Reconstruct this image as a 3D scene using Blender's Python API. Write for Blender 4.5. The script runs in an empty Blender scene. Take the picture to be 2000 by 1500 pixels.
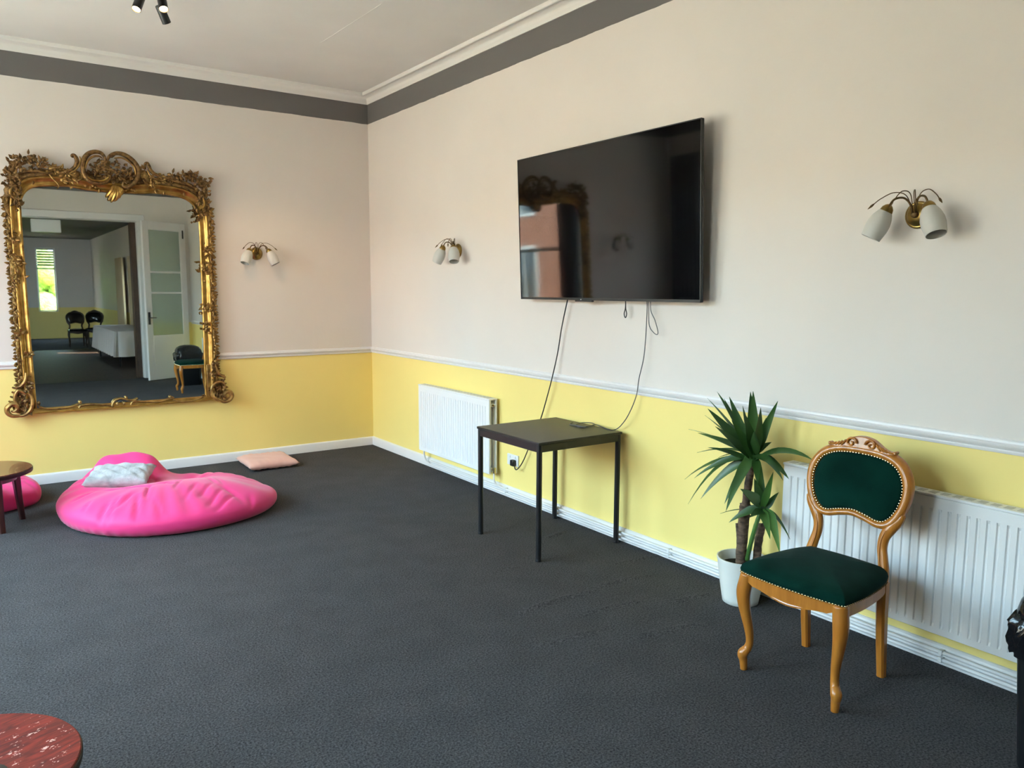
import bpy, bmesh, math, random
import numpy as np
from mathutils import Vector, Matrix

random.seed(7)
S = bpy.context.scene
COL = S.collection

# ------------------------------------------------------------------ camera
CAM = np.array((-3.4595, -7.5144, 1.65))
YAW, PITCH, ROLL, FPX = 0.61169, -0.12158, 0.003847, 1506.64
FW = np.array((math.sin(YAW)*math.cos(PITCH), math.cos(YAW)*math.cos(PITCH), math.sin(PITCH)))
_r = np.array((math.cos(YAW), -math.sin(YAW), 0.0)); _u = np.cross(_r, FW)
RT = _r*math.cos(ROLL) + _u*math.sin(ROLL)
UP = -_r*math.sin(ROLL) + _u*math.cos(ROLL)
cd = bpy.data.cameras.new('camera'); cam = bpy.data.objects.new('camera', cd); COL.objects.link(cam)
cd.sensor_width = 36.0; cd.lens = FPX/2000*36.0; cd.clip_start = 0.05; cd.clip_end = 300
cam.matrix_world = Matrix(((RT[0], UP[0], -FW[0], CAM[0]), (RT[1], UP[1], -FW[1], CAM[1]),
                           (RT[2], UP[2], -FW[2], CAM[2]), (0, 0, 0, 1)))
S.camera = cam

# ------------------------------------------------------------------ world, sun, exposure
W = bpy.data.worlds.new('sky'); S.world = W; W.use_nodes = True
bg = W.node_tree.nodes['Background']
bg.inputs[0].default_value = (0.56, 0.80, 1.0, 1); bg.inputs[1].default_value = 8.8
sd = bpy.data.lights.new('sun', 'SUN'); sun = bpy.data.objects.new('sun', sd); COL.objects.link(sun)
sd.energy = 11.0; sd.angle = 0.01; sd.color = (1.0, 0.86, 0.68)
sun.rotation_euler = Vector((-0.62, -0.25, -0.74)).to_track_quat('-Z', 'Y').to_euler()
WINS = [(-2.00, -0.58), (-4.20, -2.45), (-6.20, -5.25)]       # the three sash windows in the left wall (y0, y1)
WZ0, WZ1, XL = 0.75, 2.95, -4.70
for i, (a, b) in enumerate(WINS):                              # sampling portals for the sky, one in each window
    pd = bpy.data.lights.new('window_portal', 'AREA'); pd.shape = 'RECTANGLE'
    pd.size = WZ1-WZ0; pd.size_y = b-a; pd.cycles.is_portal = True
    po = bpy.data.objects.new('window_portal', pd); COL.objects.link(po)
    po.location = (XL-0.29, (a+b)/2, (WZ0+WZ1)/2); po.rotation_euler = (0, -math.pi/2, 0)
S.view_settings.view_transform = 'Standard'; S.view_settings.look = 'None'
S.view_settings.gamma = 1.0; S.view_settings.use_curve_mapping = False
S.view_settings.exposure = 1.85

# ------------------------------------------------------------------ helpers
def tag(o, label=None, cat=None, group=None, kind=None):
    if label: o['label'] = label
    if cat: o['category'] = cat
    if group: o['group'] = group
    if kind: o['kind'] = kind
    return o

def empty(name, loc=(0, 0, 0), rz=0.0):
    o = bpy.data.objects.new(name, None); COL.objects.link(o)
    o.location = loc; o.rotation_euler = (0, 0, rz); o.empty_display_size = 0.1
    return o

def at_x(px, py, x):          # the point of the plane x = const behind a photo pixel
    d = FW*FPX + RT*(px-1000) + UP*(750-py); return CAM + (x-CAM[0])/d[0]*d
def at_y(px, py, y):
    d = FW*FPX + RT*(px-1000) + UP*(750-py); return CAM + (y-CAM[1])/d[1]*d
def at_z(px, py, z):
    d = FW*FPX + RT*(px-1000) + UP*(750-py); return CAM + (z-CAM[2])/d[2]*d

def catmull(pts, n=8, closed=False):
    P = [np.array(p, float) for p in pts]; out = []; m = len(P)
    rng = range(m) if closed else range(m-1)
    for i in rng:
        if closed: p0, p1, p2, p3 = P[(i-1) % m], P[i], P[(i+1) % m], P[(i+2) % m]
        else: p0, p1, p2, p3 = P[max(i-1, 0)], P[i], P[i+1], P[min(i+2, m-1)]
        for k in range(n):
            t = k/n
            out.append(0.5*((2*p1)+(-p0+p2)*t+(2*p0-5*p1+4*p2-p3)*t*t+(-p0+3*p1-3*p2+p3)*t**3))
    if not closed: out.append(P[-1])
    return out

class MB:
    def __init__(s): s.v = []; s.f = []
    def add(s, V, F):
        o = len(s.v); s.v += [tuple(map(float, p)) for p in V]; s.f += [tuple(i+o for i in f) for f in F]; return s
    def box(s, a, b):
        x0, y0, z0 = a; x1, y1, z1 = b
        x0, x1 = min(x0, x1), max(x0, x1); y0, y1 = min(y0, y1), max(y0, y1); z0, z1 = min(z0, z1), max(z0, z1)
        return s.add([(x0,y0,z0),(x1,y0,z0),(x1,y1,z0),(x0,y1,z0),(x0,y0,z1),(x1,y0,z1),(x1,y1,z1),(x0,y1,z1)],
                     [(3,2,1,0),(4,5,6,7),(0,1,5,4),(1,2,6,5),(2,3,7,6),(3,0,4,7)])
    def tube(s, pts, rad, seg=8, flat=1.0, flat_axis=None, caps=True):
        P = [np.array(p, float) for p in pts]; n = len(P)
        R = [rad]*n if np.isscalar(rad) else list(rad)
        T = []
        for i in range(n):
            t = P[min(i+1, n-1)]-P[max(i-1, 0)]; l = np.linalg.norm(t); T.append(t/l if l > 1e-9 else np.array((0, 0, 1.)))
        a = np.array((0, 0, 1.)) if abs(T[0][2]) < 0.9 else np.array((1., 0, 0))
        if flat_axis is not None: a = np.array(flat_axis, float)
        N = a-T[0]*(a@T[0]); N /= np.linalg.norm(N)
        V = []; F = []
        for i in range(n):
            if flat_axis is not None:
                N2 = a-T[i]*(a@T[i]); l = np.linalg.norm(N2)
                if l > 1e-3: N = N2/l
            else:
                N = N-T[i]*(N@T[i]); N /= np.linalg.norm(N)
            Bv = np.cross(T[i], N)
            for k in range(seg):
                c, q = math.cos(2*math.pi*k/seg), math.sin(2*math.pi*k/seg)
                V.append(P[i]+R[i]*(N*c*flat+Bv*q))
        for i in range(n-1):
            for k in range(seg):
                k2 = (k+1) % seg; F.append((i*seg+k, i*seg+k2, (i+1)*seg+k2, (i+1)*seg+k))
        if caps: F.append(tuple(range(seg-1, -1, -1))); F.append(tuple((n-1)*seg+k for k in range(seg)))
        return s.add(V, F)
    def lathe(s, prof, seg=24, o=(0, 0, 0), M=None, cap0=True, cap1=True):
        V = []; F = []; n = len(prof)
        for r, z in prof:
            for k in range(seg):
                a = 2*math.pi*k/seg; p = np.array((r*math.cos(a), r*math.sin(a), z))
                if M is not None: p = M @ p
                V.append(p+np.array(o))
        for i in range(n-1):
            for k in range(seg):
                k2 = (k+1) % seg; F.append((i*seg+k, i*seg+k2, (i+1)*seg+k2, (i+1)*seg+k))
        if cap0: F.append(tuple(range(seg-1, -1, -1)))
        if cap1: F.append(tuple((n-1)*seg+k for k in range(seg)))
        return s.add(V, F)
    def ball(s, c, r, seg=8, rings=5, sc=(1, 1, 1), M=None):
        prof = [(r*math.sin(math.pi*i/rings) if 0 < i < rings else r*0.02, -r*math.cos(math.pi*i/rings)) for i in range(rings+1)]
        D = np.diag(sc); D = D if M is None else M @ D
        return s.lathe(prof, seg, c, D)
    def prism(s, outline, d0, d1, f):     # outline of (a, b) extruded from depth d0 to d1; f(a, b, d) gives the point
        n = len(outline)
        V = [f(a, b, d0) for a, b in outline]+[f(a, b, d1) for a, b in outline]
        F = [tuple(range(n-1, -1, -1)), tuple(range(n, 2*n))]+[(i, (i+1) % n, n+(i+1) % n, n+i) for i in range(n)]
        return s.add(V, F)
    def loft(s, loops, cap0=False, cap1=False, closed=True):
        n = len(loops[0]); V = [p for L in loops for p in L]; F = []
        for i in range(len(loops)-1):
            for k in range(n if closed else n-1):
                k2 = (k+1) % n; F.append((i*n+k, i*n+k2, (i+1)*n+k2, (i+1)*n+k))
        if cap0: F.append(tuple(range(n-1, -1, -1)))
        if cap1: F.append(tuple((len(loops)-1)*n+k for k in range(n)))
        return s.add(V, F)
    def build(s, name, mat, parent=None, smooth=True, bevel=0, bseg=2, sub=0, angle=40):
        me = bpy.data.meshes.new(name); me.from_pydata(s.v, [], s.f); me.update()
        bm = bmesh.new(); bm.from_mesh(me); bmesh.ops.recalc_face_normals(bm, faces=bm.faces); bm.to_mesh(me); bm.free()
        me.materials.append(mat)
        if smooth:
            me.polygons.foreach_set('use_smooth', [True]*len(me.polygons))
            if not sub: me.set_sharp_from_angle(angle=math.radians(angle))
        o = bpy.data.objects.new(name, me); COL.objects.link(o)
        if parent: o.parent = parent
        if bevel:
            m = o.modifiers.new('bevel', 'BEVEL'); m.width = bevel; m.segments = bseg; m.limit_method = 'ANGLE'; m.harden_normals = False
        if sub:
            m = o.modifiers.new('smooth', 'SUBSURF'); m.levels = sub; m.render_levels = sub
        return o

def copy_tree(o, parent=None):
    c = o.copy(); COL.objects.link(c)
    if parent: c.parent = parent
    for ch in o.children: copy_tree(ch, c)
    return c

def axes(d, hint=(0, 1, 0)):             # rotation matrix whose z axis is d
    z = np.array(d, float); z /= np.linalg.norm(z); h = np.array(hint, float)
    x = np.cross(h, z)
    if np.linalg.norm(x) < 1e-4: x = np.cross((1., 0, 0), z)
    x /= np.linalg.norm(x); y = np.cross(z, x); return np.stack((x, y, z), 1)

# ------------------------------------------------------------------ materials
def mat(name, col, rough=0.5, metal=0.0, spec=0.5, var=0.0, vscale=6.0, bump=0.0, bscale=60.0, col2=None, sheen=0.0, coat=0.0,
        stretch=None, trans=0.0, subs=0.0, detail=4.0, bdist=0.01):
    m = bpy.data.materials.new(name); m.use_nodes = True; nt = m.node_tree; N = nt.nodes; L = nt.links
    b = N['Principled BSDF']; b.inputs['Base Color'].default_value = (*col, 1); b.inputs['Roughness'].default_value = rough
    b.inputs['Metallic'].default_value = metal; b.inputs['Specular IOR Level'].default_value = spec
    b.inputs['Sheen Weight'].default_value = sheen; b.inputs['Coat Weight'].default_value = coat
    b.inputs['Transmission Weight'].default_value = trans; b.inputs['Subsurface Weight'].default_value = subs
    if var or bump:
        tc = N.new('ShaderNodeTexCoord'); mp = N.new('ShaderNodeMapping'); L.new(tc.outputs['Object'], mp.inputs[0])
        if stretch: mp.inputs['Scale'].default_value = stretch
    if var:
        n = N.new('ShaderNodeTexNoise'); n.inputs['Scale'].default_value = vscale; n.inputs['Detail'].default_value = detail
        L.new(mp.outputs[0], n.inputs['Vector'])
        r = N.new('ShaderNodeValToRGB'); r.color_ramp.elements[0].position = 0.3; r.color_ramp.elements[1].position = 0.7
        c2 = col2 or tuple(c*(1-var) for c in col)
        r.color_ramp.elements[0].color = (*c2, 1); r.color_ramp.elements[1].color = (*(tuple(min(1, c*(1+0.3*var)) for c in col) if not col2 else col), 1)
        L.new(n.outputs['Fac'], r.inputs[0]); L.new(r.outputs[0], b.inputs['Base Color'])
    if bump:
        n2 = N.new('ShaderNodeTexNoise'); n2.inputs['Scale'].default_value = bscale; n2.inputs['Detail'].default_value = 3
        L.new(mp.outputs[0], n2.inputs['Vector'])
        bp = N.new('ShaderNodeBump'); bp.inputs['Strength'].default_value = bump; bp.inputs['Distance'].default_value = bdist
        L.new(n2.outputs['Fac'], bp.inputs['Height']); L.new(bp.outputs[0], b.inputs['Normal'])
    return m

Z_RAIL, Z_BAND, Z_CORN, Z_CEIL = 0.9955, 3.319, 3.511, 3.60
YEL, WHT, GRY = (0.97, 0.775, 0.265), (0.765, 0.70, 0.64), (0.155, 0.145, 0.138)
def wall_paint(name='painted_plaster', top=True):
    m = mat(name, WHT, 0.55, bump=0.12, bscale=35, bdist=0.004); nt = m.node_tree; N = nt.nodes; L = nt.links; b = N['Principled BSDF']
    g = N.new('ShaderNodeNewGeometry'); sx = N.new('ShaderNodeSeparateXYZ'); L.new(g.outputs['Position'], sx.inputs[0])
    wob = N.new('ShaderNodeTexNoise'); wob.inputs['Scale'].default_value = 7.0; L.new(g.outputs['Position'], wob.inputs['Vector'])
    wm = N.new('ShaderNodeMath'); wm.operation = 'MULTIPLY_ADD'; wm.inputs[1].default_value = 0.012; L.new(wob.outputs['Fac'], wm.inputs[0])
    L.new(sx.outputs['Z'], wm.inputs[2])
    def step(th, src):
        q = N.new('ShaderNodeMath'); q.operation = 'GREATER_THAN'; q.inputs[1].default_value = th; L.new(src, q.inputs[0]); return q.outputs[0]
    def mix(f, a, c):
        x = N.new('ShaderNodeMix'); x.data_type = 'RGBA'; L.new(f, x.inputs['Factor'])
        for i, q in ((6, a), (7, c)):
            if isinstance(q, tuple): x.inputs[i].default_value = (*q, 1)
            else: L.new(q, x.inputs[i])
        return x.outputs[2]
    o = mix(step(Z_RAIL+0.02, sx.outputs['Z']), YEL, WHT)
    if top: o = mix(step(Z_BAND+0.006, wm.outputs[0]), o, GRY)
    cl = N.new('ShaderNodeTexNoise'); cl.inputs['Scale'].default_value = 1.6; cl.inputs['Detail'].default_value = 5; L.new(g.outputs['Position'], cl.inputs['Vector'])
    mr = N.new('ShaderNodeMapRange'); mr.inputs[3].default_value = 0.93; mr.inputs[4].default_value = 1.03; L.new(cl.outputs['Fac'], mr.inputs[0])
    mu = N.new('ShaderNodeMix'); mu.data_type = 'RGBA'; mu.blend_type = 'MULTIPLY'; mu.inputs['Factor'].default_value = 1
    L.new(o, mu.inputs[6]); L.new(mr.outputs[0], mu.inputs[7]); L.new(mu.outputs[2], b.inputs['Base Color'])
    return m

def carpet_mat():
    m = mat('charcoal_carpet', (0.05, 0.05, 0.055), 0.95, spec=0.15, sheen=0.0); nt = m.node_tree; N = nt.nodes; L = nt.links; b = N['Principled BSDF']
    g = N.new('ShaderNodeNewGeometry')
    n1 = N.new('ShaderNodeTexNoise'); n1.inputs['Scale'].default_value = 120; n1.inputs['Detail'].default_value = 4; n1.inputs['Roughness'].default_value = 0.75
    n2 = N.new('ShaderNodeTexNoise'); n2.inputs['Scale'].default_value = 5; n2.inputs['Detail'].default_value = 6
    for n in (n1, n2): L.new(g.outputs['Position'], n.inputs['Vector'])
    r = N.new('ShaderNodeValToRGB'); r.color_ramp.elements[0].position = 0.34; r.color_ramp.elements[1].position = 0.68
    r.color_ramp.elements[0].color = (0.015, 0.0145, 0.0155, 1); r.color_ramp.elements[1].color = (0.122, 0.116, 0.120, 1); L.new(n1.outputs['Fac'], r.inputs[0])
    mr = N.new('ShaderNodeMapRange'); mr.inputs[1].default_value = 0.35; mr.inputs[2].default_value = 0.65
    mr.inputs[3].default_value = 0.92; mr.inputs[4].default_value = 1.06; L.new(n2.outputs['Fac'], mr.inputs[0])
    mu = N.new('ShaderNodeMix'); mu.data_type = 'RGBA'; mu.blend_type = 'MULTIPLY'; mu.inputs['Factor'].default_value = 1
    L.new(r.outputs[0], mu.inputs[6]); L.new(mr.outputs[0], mu.inputs[7])
    L.new(mu.outputs[2], b.inputs['Base Color'])
    bp = N.new('ShaderNodeBump'); bp.inputs['Strength'].default_value = 0.8; bp.inputs['Distance'].default_value = 0.006
    L.new(n1.outputs['Fac'], bp.inputs['Height']); L.new(bp.outputs[0], b.inputs['Normal'])
    return m

def wood_mat(name, c1, c2, rough=0.3, scale=(1, 1, 1), coat=0.3, dist=3.0, band=6.0):
    m = mat(name, c1, rough, coat=coat); nt = m.node_tree; N = nt.nodes; L = nt.links; b = N['Principled BSDF']
    tc = N.new('ShaderNodeTexCoord'); mp = N.new('ShaderNodeMapping'); mp.inputs['Scale'].default_value = scale; L.new(tc.outputs['Object'], mp.inputs[0])
    n = N.new('ShaderNodeTexNoise'); n.inputs['Scale'].default_value = band; n.inputs['Detail'].default_value = 6; n.inputs['Distortion'].default_value = dist*0.3
    L.new(mp.outputs[0], n.inputs['Vector'])
    r = N.new('ShaderNodeValToRGB'); r.color_ramp.elements[0].position = 0.35; r.color_ramp.elements[1].position = 0.68
    r.color_ramp.elements[0].color = (*c2, 1); r.color_ramp.elements[1].color = (*c1, 1)
    L.new(n.outputs['Fac'], r.inputs[0]); L.new(r.outputs[0], b.inputs['Base Color'])
    return m

def worn_red_table_mat():
    m = wood_mat('red_table_wood', (0.27, 0.026, 0.016), (0.10, 0.012, 0.010), 0.50, (3, 16, 1), 0.0, 4.0, 3.0)
    nt = m.node_tree; N = nt.nodes; L = nt.links; b = N['Principled BSDF']
    b.inputs['Specular IOR Level'].default_value = 0.25; src = b.inputs['Base Color'].links[0].from_socket
    tc = N.new('ShaderNodeTexCoord'); mp = N.new('ShaderNodeMapping'); mp.inputs['Scale'].default_value = (1, 1.6, 1); L.new(tc.outputs['Object'], mp.inputs[0])
    v = N.new('ShaderNodeTexNoise'); v.inputs['Scale'].default_value = 110; v.inputs['Detail'].default_value = 2; L.new(mp.outputs[0], v.inputs['Vector'])
    k = N.new('ShaderNodeTexNoise'); k.inputs['Scale'].default_value = 26; L.new(mp.outputs[0], k.inputs['Vector'])
    ml = N.new('ShaderNodeMath'); ml.operation = 'MULTIPLY'; L.new(v.outputs['Fac'], ml.inputs[0]); L.new(k.outputs['Fac'], ml.inputs[1])
    th = N.new('ShaderNodeMapRange'); th.inputs[1].default_value = 0.372; th.inputs[2].default_value = 0.388; L.new(ml.outputs[0], th.inputs[0])
    x = N.new('ShaderNodeMix'); x.data_type = 'RGBA'; L.new(th.outputs[0], x.inputs['Factor']); L.new(src, x.inputs[6]); x.inputs[7].default_value = (0.72, 0.42, 0.36, 1)
    L.new(x.outputs[2], b.inputs['Base Color'])
    return m

def glass_mat(name, tint=(0.95, 0.98, 0.97), gloss=0.08, rough=0.0, frost=0.0):
    m = bpy.data.materials.new(name); m.use_nodes = True; nt = m.node_tree; N = nt.nodes; L = nt.links; N.clear()
    o = N.new('ShaderNodeOutputMaterial'); t = N.new('ShaderNodeBsdfTransparent'); t.inputs[0].default_value = (*tint, 1)
    g = N.new('ShaderNodeBsdfGlossy'); g.inputs['Roughness'].default_value = rough
    x = N.new('ShaderNodeMixShader'); x.inputs[0].default_value = gloss; L.new(t.outputs[0], x.inputs[1]); L.new(g.outputs[0], x.inputs[2])
    out = x.outputs[0]
    if frost:
        d = N.new('ShaderNodeBsdfDiffuse'); d.inputs[0].default_value = (0.55, 0.62, 0.56, 1)
        y = N.new('ShaderNodeMixShader'); y.inputs[0].default_value = frost; L.new(out, y.inputs[1]); L.new(d.outputs[0], y.inputs[2]); out = y.outputs[0]
    L.new(out, o.inputs[0]); return m

M = {}
M['wall'] = wall_paint(); M['carpet'] = carpet_mat()
M['ceil'] = mat('ceiling_paint', (0.78, 0.745, 0.71), 0.8, var=0.06, vscale=1.3, bump=0.1, bscale=12)
M['trim'] = mat('white_gloss_trim', (0.80, 0.775, 0.765), 0.35, bump=0.05, bscale=25)
M['corn'] = mat('cornice_paint', (0.80, 0.765, 0.72), 0.6)
M['rad'] = mat('radiator_enamel', (0.84, 0.84, 0.84), 0.35)
M['gold'] = mat('gilt', (0.52, 0.325, 0.105), 0.40, metal=0.8, var=0.7, vscale=22, col2=(0.15, 0.075, 0.026), bump=0.35, bscale=45, bdist=0.006)
M['gold_dark'] = mat('aged_gilt', (0.34, 0.195, 0.068), 0.45, metal=0.72, var=0.8, vscale=40, col2=(0.06, 0.031, 0.013), bump=0.6, bscale=70, bdist=0.008)
M['gold_bright'] = mat('burnished_gilt', (0.60, 0.37, 0.105), 0.33, metal=0.88, var=0.45, vscale=14, col2=(0.28, 0.15, 0.035), bump=0.15, bscale=30)
M['mirror'] = mat('mirror_glass', (0.70, 0.735, 0.71), 0.012, metal=1.0)
M['brass'] = mat('antique_brass', (0.36, 0.24, 0.075), 0.28, metal=0.95, var=0.3, vscale=20)
M['brass_dark'] = mat('dark_brass', (0.14, 0.085, 0.035), 0.4, metal=0.85)
M['shade'] = mat('frosted_glass', (0.60, 0.58, 0.53), 0.45, subs=0.0, spec=0.4)
M['black_plastic'] = mat('black_plastic', (0.012, 0.012, 0.013), 0.35)
M['screen'] = mat('tv_screen', (0.004, 0.004, 0.0045), 0.045, spec=0.62)
M['cable'] = mat('black_cable', (0.012, 0.012, 0.013), 0.5)
M['gcable'] = mat('grey_cable', (0.10, 0.10, 0.105), 0.5)
M['black_wood'] = mat('black_veneer', (0.020, 0.019, 0.018), 0.42, var=0.35, vscale=8, stretch=(2, 20, 2))
M['black_metal'] = mat('black_metal', (0.012, 0.012, 0.014), 0.38)
M['white_plastic'] = mat('white_plastic', (0.80, 0.80, 0.79), 0.3)
M['green'] = mat('green_velvet', (0.0025, 0.027, 0.019), 0.95, spec=0.05, sheen=0.03, var=0.4, vscale=7, bump=0.2, bscale=300, bdist=0.002)
M['oak'] = wood_mat('honey_oak', (0.55, 0.205, 0.030), (0.42, 0.140, 0.017), 0.28, (14, 14, 1.6), 0.35, 1.5, 3.0)
M['stud'] = mat('brass_stud', (0.75, 0.62, 0.36), 0.25, metal=1.0)
M['pink'] = mat('pink_fabric', (0.86, 0.038, 0.215), 0.62, spec=0.35, sheen=0.25, bump=0.06, bscale=220, bdist=0.002)
M['fluff'] = mat('grey_fleece', (0.46, 0.46, 0.46), 0.95, spec=0.1, sheen=0.4, var=0.35, vscale=16, bump=0.6, bscale=60, bdist=0.007)
M['blush'] = mat('blush_fabric', (0.74, 0.42, 0.34), 0.85, spec=0.2, sheen=0.2, bump=0.1, bscale=150, bdist=0.003)
M['mahog'] = wood_mat('dark_mahogany', (0.17, 0.045, 0.020), (0.055, 0.014, 0.009), 0.25, (3, 14, 1), 0.4, 3.0, 4.0)
M['mahog_leg'] = wood_mat('mahogany_leg', (0.055, 0.012, 0.008), (0.025, 0.006, 0.005), 0.3, (10, 10, 1), 0.4, 2.0, 4.0)
M['redtop'] = worn_red_table_mat()
M['pot'] = mat('white_pot', (0.78, 0.77, 0.72), 0.3); M['soil'] = mat('soil', (0.020, 0.012, 0.008), 0.95, var=0.5, vscale=60, bump=1.0, bscale=80)
M['bark'] = mat('yucca_bark', (0.20, 0.125, 0.080), 0.85, var=0.75, vscale=20, col2=(0.045, 0.026, 0.017), bump=0.8, bscale=45, bdist=0.008, stretch=(1, 1, 2.5))
M['leaf'] = mat('yucca_leaf', (0.050, 0.125, 0.022), 0.38, var=0.7, vscale=5, col2=(0.012, 0.050, 0.012), spec=0.5)
M['leaf2'] = mat('young_yucca_leaf', (0.10, 0.22, 0.045), 0.38, var=0.6, vscale=5, col2=(0.035, 0.11, 0.02), spec=0.5)
M['bag'] = mat('black_bin_bag', (0.008, 0.008, 0.009), 0.14, bump=0.5, bscale=9, bdist=0.03)
M['bin'] = mat('black_bin', (0.010, 0.010, 0.011), 0.35)
M['winwhite'] = mat('window_paint', (0.78, 0.78, 0.77), 0.4)
M['glass'] = glass_mat('window_glass')
M['frost'] = glass_mat('frosted_door_glass', (0.78, 0.86, 0.78), 0.10, 0.15, 0.35)
M['curtain'] = mat('dark_curtain', (0.045, 0.05, 0.065), 0.9)
M['cream_curtain'] = mat('cream_curtain', (0.50, 0.42, 0.27), 0.9)
M['cloth'] = mat('white_cloth', (0.50, 0.47, 0.45), 0.85)
M['dark_wood_floor'] = wood_mat('dark_floorboards', (0.050, 0.028, 0.021), (0.022, 0.013, 0.010), 0.6, (12, 1.2, 1), 0.0, 2.0, 3.0)
M['shaded_ceil'] = mat('shaded_ceiling_paint', (0.06, 0.06, 0.06), 0.7)  # hall ceiling's dimness is put into this colour
M['dark_chair'] = mat('dark_chair_wood', (0.03, 0.016, 0.010), 0.35)
def emis(name, col, st):
    m = bpy.data.materials.new(name); m.use_nodes = True; b = m.node_tree.nodes['Principled BSDF']
    b.inputs['Emission Color'].default_value = (*col, 1); b.inputs['Emission Strength'].default_value = st; return m
M['bulb'] = emis('lit_bulb', (1.0, 0.62, 0.25), 9.0)
M['brick'] = mat('red_brick', (0.40, 0.17, 0.11), 0.9, var=0.4, vscale=3)
M['pave'] = mat('pavement', (0.54, 0.42, 0.31), 0.9, var=0.2, vscale=2)
M['dark_glass'] = mat('dark_glass', (0.03, 0.035, 0.04), 0.1)
M['orange'] = mat('orange_sign', (0.85, 0.30, 0.06), 0.6)
M['hedge'] = mat('hedge_leaves', (0.30, 0.48, 0.06), 0.8, var=0.6, vscale=6, bump=1.0, bscale=12, bdist=0.1)
M['brown_post'] = wood_mat('brown_post_wood', (0.10, 0.055, 0.035), (0.05, 0.028, 0.02), 0.5, (8, 8, 1), 0.1)
M['edge_black'] = mat('black_edge', (0.010, 0.007, 0.006), 0.45, spec=0.3)
M['rad_slot'] = mat('radiator_slot', (0.55, 0.55, 0.55), 0.6)
M['cream'] = mat('cream_render', (0.58, 0.46, 0.35), 0.9, var=0.15, vscale=2)

# ================================================================== THE SETTING
YR = -8.10                                   # rear wall of the room (behind the camera)
def struct(name, mb, m, label=None, parent=None, **k):
    o = mb.build(name, m, parent, **k)
    if parent is None: tag(o, label, None, None, 'structure')
    return o

# floor: carpet with a few rucks pushed up in front of the black table
def ruck(p, a, b, w, h):
    a = np.array(a); b = np.array(b); d = b-a; L = np.linalg.norm(d); d /= L; n = np.array((-d[1], d[0]))
    q = p-a; s = q@d; t = q@n; t = t-0.02*np.sin(s*6.0)
    env = np.clip(s/0.12, 0, 1)*np.clip((L-s)/0.12, 0, 1); return h*env*np.exp(-(t/w)**2)
RUCKS = []
for (x0, y0, x1, y1, w, h) in [(1062, 1052, 1140, 1032, .016, .007), (1000, 1203, 1170, 1150, .018, .008), (1120, 1206, 1275, 1170, .02, .006),
                               (1150, 1150, 1290, 1120, .02, .005), (1040, 1268, 1200, 1226, .022, .005), (1230, 1248, 1400, 1215, .02, .005),
                               (960, 1120, 1030, 1105, .02, .004), (1190, 1105, 1300, 1085, .018, .005), (1300, 1180, 1400, 1160, .02, .005)]:
    a = at_z(x0, y0, 0)[:2]; b = at_z(x1, y1, 0)[:2]; RUCKS.append((a, b, w, h))
xs = sorted(set(np.round(np.concatenate((np.arange(XL, 0.02, 0.1), np.arange(-2.0, -0.1, 0.0125))), 4)))
ys = sorted(set(np.round(np.concatenate((np.arange(YR, 0.02, 0.1), np.arange(-5.3, -3.0, 0.0125))), 4)))
xs[-1] = 0.0; ys[-1] = 0.0
GX, GY = np.meshgrid(xs, ys); PP = np.stack((GX, GY), -1); GZ = np.zeros_like(GX)
for rk in RUCKS: GZ += 1.5*ruck(PP, *rk)
nx, ny = len(xs), len(ys)
fm = MB(); fm.v = [tuple(p) for p in np.stack((GX, GY, GZ), -1).reshape(-1, 3).tolist()]
fm.f = [(j*nx+i, j*nx+i+1, (j+1)*nx+i+1, (j+1)*nx+i) for j in range(ny-1) for i in range(nx-1)]
struct('floor', fm, M['carpet'], 'dark charcoal carpet with rucks near the black table', angle=180)

wt = 0.22
struct('wall_back', MB().box((XL-.3, 0, -.1), (wt, wt, Z_CEIL+.1)), M['wall'], 'wall behind the gilt mirror, white over yellow with grey band', smooth=False)
struct('wall_right', MB().box((0, YR-.2, -.1), (wt, 0, Z_CEIL+.1)), M['wall'], 'long wall with the television, white over yellow with grey band', smooth=False)
wl = MB(); yy = [YR-.2] + [q for a, b in WINS[::-1] for q in (a, b)] + [0.0]
wl.box((XL-.3, YR-.2, -.1), (XL, 0, WZ0)); wl.box((XL-.3, YR-.2, WZ1), (XL, 0, Z_CEIL+.1))
for i in range(0, len(yy), 2): wl.box((XL-.3, yy[i], WZ0), (XL, yy[i+1], WZ1))
struct('wall_left', wl, M['wall'], 'wall with three tall sash windows', smooth=False)
OX0, OX1, OZ = -3.70, -0.85, 2.87
wr = MB().box((XL, YR-.2, -.1), (OX0, YR, Z_CEIL+.1)).box((OX1, YR-.2, -.1), (0, YR, Z_CEIL+.1)).box((OX0, YR-.2, OZ), (OX1, YR, Z_CEIL+.1))
struct('wall_rear', wr, M['wall'], 'rear wall with a wide doorway', smooth=False)
cl = struct('ceiling', MB().box((XL-.3, YR-.2, Z_CEIL), (wt, wt, Z_CEIL+.15)), M['ceil'], 'plain off-white plaster ceiling', smooth=False)
sa, sb = at_z(620, 88, Z_CEIL), at_z(745, 8, Z_CEIL)
MB().tube([sa-(0, 0, .0005), sb-(0, 0, .0005)], .004, 6, flat=.4, flat_axis=(0, 0, 1)).build('plaster_seam', M['ceil'], cl)

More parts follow.
